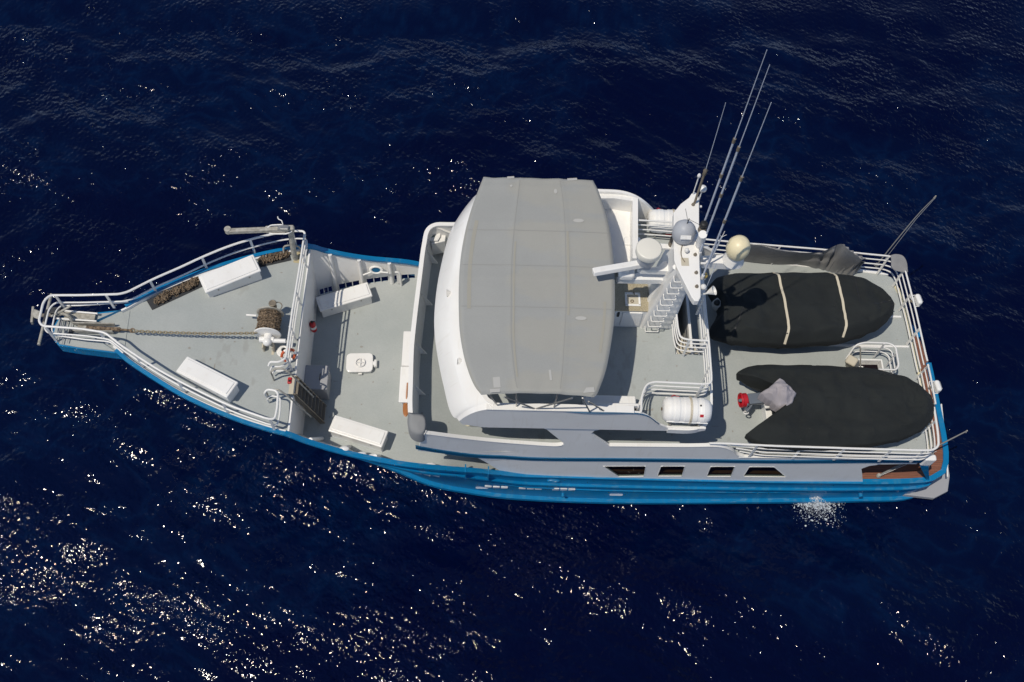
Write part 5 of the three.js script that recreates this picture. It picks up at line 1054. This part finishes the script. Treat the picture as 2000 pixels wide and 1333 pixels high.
function tenderHull(t, outl, y0) {
  // rubber tube hull under the cover
  const cx = outl.reduce((a, p) => a + p[0], 0) / outl.length, cz = outl.reduce((a, p) => a + p[2], 0) / outl.length;
  const shr = (k, y) => { const r = outl.map((p) => [cx + (p[0] - cx) * k, y, cz + (p[2] - cz) * k]); r.push(r[0]); return r; };
  mesh('hull', surf([shr(0.93, 5.0), shr(0.95, 4.85), shr(0.88, 4.68), shr(0.5, 4.5), shr(0.1, 4.4)]), MAT.dark, t);
  for (const dx of [-1.6, 1.4]) mesh('chock', box(cx + dx, 4.2, cz, 0.2, 0.42, 1.3, 0.03), MAT.white, t);
}
{
  const t = thing('covered_tender', 'starboard tender under a tight black cover with two pale straps', 'boat', [0, 0, 0], 0, 'tenders stowed on the boat deck');
  const o = outline([[6.983, 5.2, -2.073], [7.289, 5.2, -2.436], [7.792, 5.2, -2.62], [9.298, 5.2, -2.7], [10.938, 5.2, -2.746], [11.932, 5.2, -2.603], [12.524, 5.2, -2.224], [12.849, 5.2, -1.658], [12.737, 5.2, -1.289], [12.347, 5.2, -0.881], [11.738, 5.2, -0.562], [10.902, 5.2, -0.276], [9.149, 5.2, -0.109], [7.59, 5.2, -0.194], [6.996, 5.2, -0.39], [6.958, 5.2, -0.673], [7.192, 5.2, -1.001], [7.276, 5.2, -1.401], [7.193, 5.2, -1.728]], 150);
  const sp = [[8.0, -1.3], [11.9, -1.35]];
  const rows = coverSheet(o, sp, (tt, u) => (0.42 - 0.06 * Math.pow(1 - u, 2)) * (1 - Math.pow(tt, 3.2)) + 0.12 * Math.exp(-Math.pow((tt - 0.74) / 0.16, 2)), 11, 0.2);
  mesh('cover', surf(rows), MAT.cover, t);
  for (const k of [44, 62, 104, 122]) mesh('seam', sweepRect(rows.slice(2, 26).map((r) => [r[k][0], r[k][1] + 0.006, r[k][2]]), 0.03, 0.006), MAT.black, t);
  tenderHull(t, o, 4.5);
  const strapAt = (px) => { // strap laid over the cover at a station
    const pts = []; for (let k = -20; k <= 20; k++) pts.push(k / 20); return pts; };
  const ray = new THREE.Raycaster(), m = t.children[0]; m.updateMatrixWorld(true); m.material.side = THREE.DoubleSide;
  const yAt = (x, z) => { ray.set(new THREE.Vector3(x, 9, z), new THREE.Vector3(0, -1, 0)); const h = ray.intersectObject(m); return h.length ? h[0].point.y : null; };
  for (const [a, b] of [[[9.136, -2.683], [9.245, -0.129]], [[10.937, -2.734], [11.013, -0.278]]]) {
    const pts = []; for (let k = 0; k <= 30; k++) { const u = k / 30, x = lerp(a[0], b[0], u) + (u > 0.85 ? -(u - 0.85) * 0.45 : 0) + 0.05 * Math.sin(u * 3), z = lerp(a[1], b[1], u), y = yAt(x, z); if (y !== null) pts.push([x, y + 0.022, z]); }
    mesh('strap', sweepRect(pts, 0.075, 0.012), MAT.strap, t);
  }
  const eng = grp('outboard_cowl', t, [7.336, 5.05, -1.524]);
  mesh('cowl', at(lathe([[0, 0], [0.16, 0.02], [0.2, 0.2], [0.16, 0.36], [0, 0.42]], 20).scale(1.2, 1, 1), 0, -0.1, 0), MAT.patch, eng);
  mesh('cowl_cap', at(lathe([[0, 0], [0.1, 0.0], [0.08, 0.08], [0, 0.1]], 16), -0.12, 0.27, 0.05), MAT.black, eng);
  for (const q of [[[12.753, 5.15, -1.647], [12.962, 5, -1.775]], [[12.685, 5.15, -1.535], [12.841, 5, -1.551]], [[12.127, 5.35, -1.135], [12.446, 5, -1.029]]]) mesh('lashing', tube(q, 0.015, 0, 6), MAT.strap, t);
}
{
  const t = thing('covered_tender', 'port tender under a slack black cover with an open forked stern', 'boat', [0, 0, 0], 0, 'tenders stowed on the boat deck');
  const o = outline([[7.611, 5.2, 0.859], [7.907, 5.2, 0.682], [8.322, 5.2, 0.569], [10.002, 5.2, 0.547], [11.71, 5.2, 0.593], [12.605, 5.2, 0.828], [13.115, 5.2, 1.106], [13.4, 5.2, 1.486], [13.456, 5.2, 1.917], [13.261, 5.2, 2.299], [12.897, 5.2, 2.615], [12.237, 5.2, 2.917], [11.303, 5.2, 3.112], [10.087, 5.2, 3.231], [9.19, 5.2, 3.249], [8.302, 5.2, 3.204], [7.96, 5.2, 3.068], [7.652, 5.2, 2.868], [8.206, 5.2, 2.454], [8.898, 5.2, 1.967], [9.063, 5.2, 1.616], [8.563, 5.2, 1.31], [8.079, 5.2, 1.102]], 170);
  const sp = [[9.4, 1.75], [12.4, 1.75]];
  const rows = coverSheet(o, sp, (tt, u) => 0.30 * (1 - Math.pow(tt, 3.4)) + 0.12 * Math.exp(-Math.pow((tt - 0.72) / 0.18, 2)), 53, 0.24);
  mesh('cover', surf(rows), MAT.cover, t);
  tenderHull(t, o, 4.5);
  for (const p of [[13.382, 5.2, 1.42], [13.434, 5.2, 1.552], [13.464, 5.2, 1.718], [13.45, 5.2, 1.868]]) mesh('lashing', tube([p, [p[0] + 0.05, p[1] - 0.2, p[2]]], 0.012, 0, 5), MAT.strap, t);
  // tilted outboard motor at the stern
  const e = grp('outboard_motor', t, [8.198, 4.98, 1.652], 0.12);
  mesh('leg_casing', [at(lathe([[0.02, -0.34], [0.1, -0.33], [0.15, -0.1], [0.17, 0.3], [0.05, 0.42]], 18).scale(1, 1, 0.8), 0, 0, 0, 0, 0, -Math.PI / 2 - 0.12), at(box(0, 0, 0, 0.6, 0.06, 0.34, 0.03), 0.02, 0.1, -0.02)], MAT.engine, e);
  mesh('cavitation_plate', at(box(0, 0, 0, 0.04, 0.36, 0.4, 0.015), -0.34, -0.18, 0), MAT.engine, e);
  mesh('propeller_guard', [at(new THREE.TorusGeometry(0.2, 0.03, 10, 28).rotateY(Math.PI / 2), -0.48, 0.06, -0.03), at(new THREE.CylinderGeometry(0.21, 0.21, 0.2, 28, 1, true).rotateZ(Math.PI / 2), -0.42, 0.05, -0.03)], MAT.red, e);
  mesh('propeller_hub', at(cyl(0.07, 0.04, 0.2), -0.36, 0.06, -0.03, 0, 0, Math.PI / 2), MAT.engine, e);
  mesh('skeg_ring', at(new THREE.TorusGeometry(0.07, 0.02, 8, 20).rotateX(1.0), -0.36, -0.12, 0.3), MAT.rail, e);
  mesh('skeg', beam([-0.36, -0.1, 0.26], [-0.2, 0.0, 0.1], 0.05, 0.16), MAT.engine, e);
  mesh('clamp_bracket', [at(box(0, 0, 0, 0.3, 0.1, 0.16, 0.03), 0.34, -0.05, 0.2), at(box(0, 0, 0, 0.2, 0.08, 0.12, 0.03), 0.62, -0.1, 0.34), at(cyl(0.05, 0.05, 0.12), 0.8, -0.15, 0.48)], MAT.rail, e);
  mesh('tilt_arm', beam([0.45, -0.1, 0.26], [0.78, -0.12, 0.42], 0.08, 0.08), MAT.engine, e);
}
{
  const t = thing('motor_hood', 'pale grey cloth hood draped over the outboard of the port tender', 'cover', [0, 0, 0]);
  const o = outline([[8.158, 5.55, 1.664], [8.403, 5.7, 1.547], [8.741, 5.75, 1.249], [8.965, 5.72, 1.461], [9.214, 5.6, 1.68], [9.088, 5.5, 1.948], [8.91, 5.42, 2.112], [8.705, 5.4, 2.108], [8.506, 5.45, 1.89], [8.322, 5.5, 1.802]], 90, 0.03);
  const rows = coverSheet(o, [[[8.547, 5.6, 1.711][0], [8.547, 5.6, 1.711][2]], [[8.815, 5.6, 1.738][0], [8.815, 5.6, 1.738][2]]], (tt) => 0.24 * (1 - Math.pow(tt, 1.3)), 91, 0.3);
  mesh('cloth', surf(rows), MAT.hood, t);
}
{
  const t = thing('grey_tarpaulin', 'crumpled grey tarpaulin over gear along the starboard deck rail', 'tarpaulin', [0, 0, 0]);
  // ridge line against the rail, hem on the deck; folds radiate from two peaks
  const ridge = smoothLine([[8.063, 5, -3.577], [8.237, 5.35, -3.512], [8.561, 5.6, -3.455], [9.311, 5.45, -3.382], [10.092, 5.35, -3.373], [10.704, 5.4, -3.397], [11.167, 6, -3.309], [11.338, 5.95, -3.157], [11.932, 5.5, -3.062]], 150);
  const hem = smoothLine([[8.259, 4.22, -3.705], [8.667, 4.22, -3.717], [9.214, 4.22, -3.752], [9.941, 4.22, -3.714], [10.521, 4.22, -3.591], [11.099, 4.22, -3.469], [11.67, 4.22, -3.308], [12.067, 4.22, -3.241], [12.38, 4.22, -3.505]], 150);
  const back = ridge.map((p, i) => [p[0], 4.25, p[2] - 0.25]);
  const rows = [];
  rows.push(back);
  for (let r = 0; r <= 26; r++) {
    const tt = r / 26; rows.push(ridge.map((p, i) => {
      const h = hem[i], x = lerp(p[0], h[0], tt), y = lerp(p[1], h[1], Math.pow(tt, 1.9)), z = lerp(p[2], h[2], tt), env = Math.sin(Math.PI * Math.min(1, tt * 1.05)) + 0.25 * tt;
      const d1 = Math.atan2(z + 3.75, x - 8.75), d2 = Math.atan2(z + 3.8, x - 11.6);
      const f = 0.075 * Math.sin(tt * 15 + 1.7 * Math.sin(x * 1.3) + x * 0.6) * sstep(8.4, 9.0, x) * sstep(11.6, 10.9, x) * (0.4 + 0.6 * tt) + 0.12 * Math.sin(d1 * 26) * sstep(11.0, 8.5, x) + 0.14 * Math.sin(d2 * 23 + 0.6) * sstep(9.2, 11.2, x) + 0.3 * (fbm(N2, x * 0.9 + 60, z * 7 + 60, 4096, 3) - 0.5);
      return [x, Math.max(4.215, y + f * env), z + f * env * 0.5];
    }));
  }
  mesh('cloth', surf(rows), MAT.tarp, t);
}
// stern corner seat cover, floodlights, poles
{
  const t = thing('corner_cover', 'grey fabric cover over the starboard stern corner rail', 'cover', [0, 0, 0]);
  const a = smoothLine([[12.965, 5.33, -3.373], [13.133, 5.34, -3.41], [13.339, 5.34, -3.358], [13.434, 5.34, -3.149], [13.42, 5.33, -2.773]], 16), b = smoothLine([[12.979, 5.2, -3.07], [13.018, 5.18, -2.969], [13.114, 5.16, -2.907], [13.263, 5.18, -2.861], [13.44, 5.25, -2.804]], 16);
  mesh('cloth', thick([a, a.map((p, i) => p.map((v, k) => lerp(v, b[i][k], 0.5) + (k === 1 ? 0.02 : 0))), b], 0.02), MAT.tarp, t);
}
function flood(label, p, turn) {
  const t = thing('floodlight', label, 'light', p, turn, 'stern floodlights');
  mesh('housing', box(0.08, -0.1, 0, 0.16, 0.26, 0.36, 0.07), MAT.gelcoat, t);
  mesh('bezel', box(0.165, -0.06, 0, 0.03, 0.18, 0.26, 0.02), MAT.steel, t);
  mesh('yoke', tube([[0.06, 0, -0.2], [-0.1, 0, -0.2], [-0.1, 0, 0.2], [0.06, 0, 0.2]], 0.014, 0.05, 6), MAT.rail, t);
  mesh('clamp', box(-0.13, -0.03, 0, 0.07, 0.06, 0.08, 0.02), MAT.bronze, t); return t;
}
flood('white floodlight clamped on the stern rail behind the starboard tender', [13.545, 5.15, -1.816], 0.15);
flood('white floodlight clamped on the stern rail behind the port tender', [13.573, 5.15, 1.173], 0.12);
function pole(label, pts, r, extra) {
  const t = thing('outrigger_pole', label, 'pole', [0, 0, 0], 0, 'stern outrigger poles');
  mesh('spar', tube(pts, r, 0, 8, r * 0.6), MAT.spar, t);
  if (extra) mesh('stay_wire', tube(extra, 0.009, 0, 5), MAT.steel, t);
  const q = pts[pts.length - 1]; mesh('tip_fitting', at(cyl(0.035, 0.02, 0.12, 8), q[0], q[1] - 0.06, q[2]), MAT.galv, t);
  mesh('foot', at(cyl(0.07, 0.06, 0.08, 12), ...pts[0]), MAT.galv, t); return t;
}
pole('slender grey pole leaning aft over the starboard stern rail', smoothLine([[12.917, 4.3, -3.629], [13.4, 5.4, -4.12], [13.846, 6.15, -4.546], [14.146, 6.6, -4.767]], 16), 0.02, [[13.085, 4.6, -3.663], [13.754, 5.9, -4.402], [14.146, 6.55, -4.744]]);
pole('slender grey pole reaching aft from the port quarter', [[12.742, 2.02, 2.85], [15.245, 3.3, 1.795]], 0.036, [[12.679, 2.2, 2.934], [14.365, 2.9, 2.325]]);
for (const p of [[13.377, 1.62, 2.728], [13.598, 1.62, 2.706]]) mesh('deck_ring', at(new THREE.TorusGeometry(0.06, 0.018, 8, 18).rotateX(Math.PI / 2), ...p), MAT.steel, yacht);

// ------------------------------------------------------------ white water at the hull
{
  const g0 = new THREE.IcosahedronGeometry(1, 0), n = 3400, c = [11.135, 0.1, 3.05];
  const m = new THREE.InstancedMesh(g0, new THREE.MeshPhysicalMaterial({ color: lin(0.78, 0.82, 0.86), roughness: 0.8, transmission: 0.35, thickness: 0 }), n), M4 = new THREE.Matrix4(), q = new THREE.Quaternion(), e = new THREE.Euler();
  for (let i = 0; i < n; i++) {
    const far = Math.pow(rnd(), 2.6), a = -0.5 + rnd() * 4.1, r = far * 0.85, gx = rnd() + rnd() + rnd() - 1.5, gz = Math.abs(rnd() + rnd() - 1), x = c[0] + gx * (0.42 + gz * 0.4) + gz * 0.35, z = c[2] + gz * (0.15 + 1.1 * Math.pow(rnd(), 2)) - 0.08, s = lerp(0.012, 0.004, far) * (0.4 + rnd()) * (i % 9 === 0 ? 2.2 : 1);
    e.set(rnd() * 3, rnd() * 3, rnd() * 3); q.setFromEuler(e);
    M4.compose(new THREE.Vector3(x, Math.max(0.03, seaLevel(x, z) + 0.04) + (1 - far) * Math.exp(-gx * gx * 6) * rnd() * 0.4, z), q, new THREE.Vector3(s, s, s)); m.setMatrixAt(i, M4);
  }
  m.name = 'splash'; m.castShadow = m.receiveShadow = true; m.userData = { kind: 'stuff', label: 'small white splash of water against the port hull near the stern', category: 'splash' };
  scene.add(m);
}
renderer.render(scene, camera);
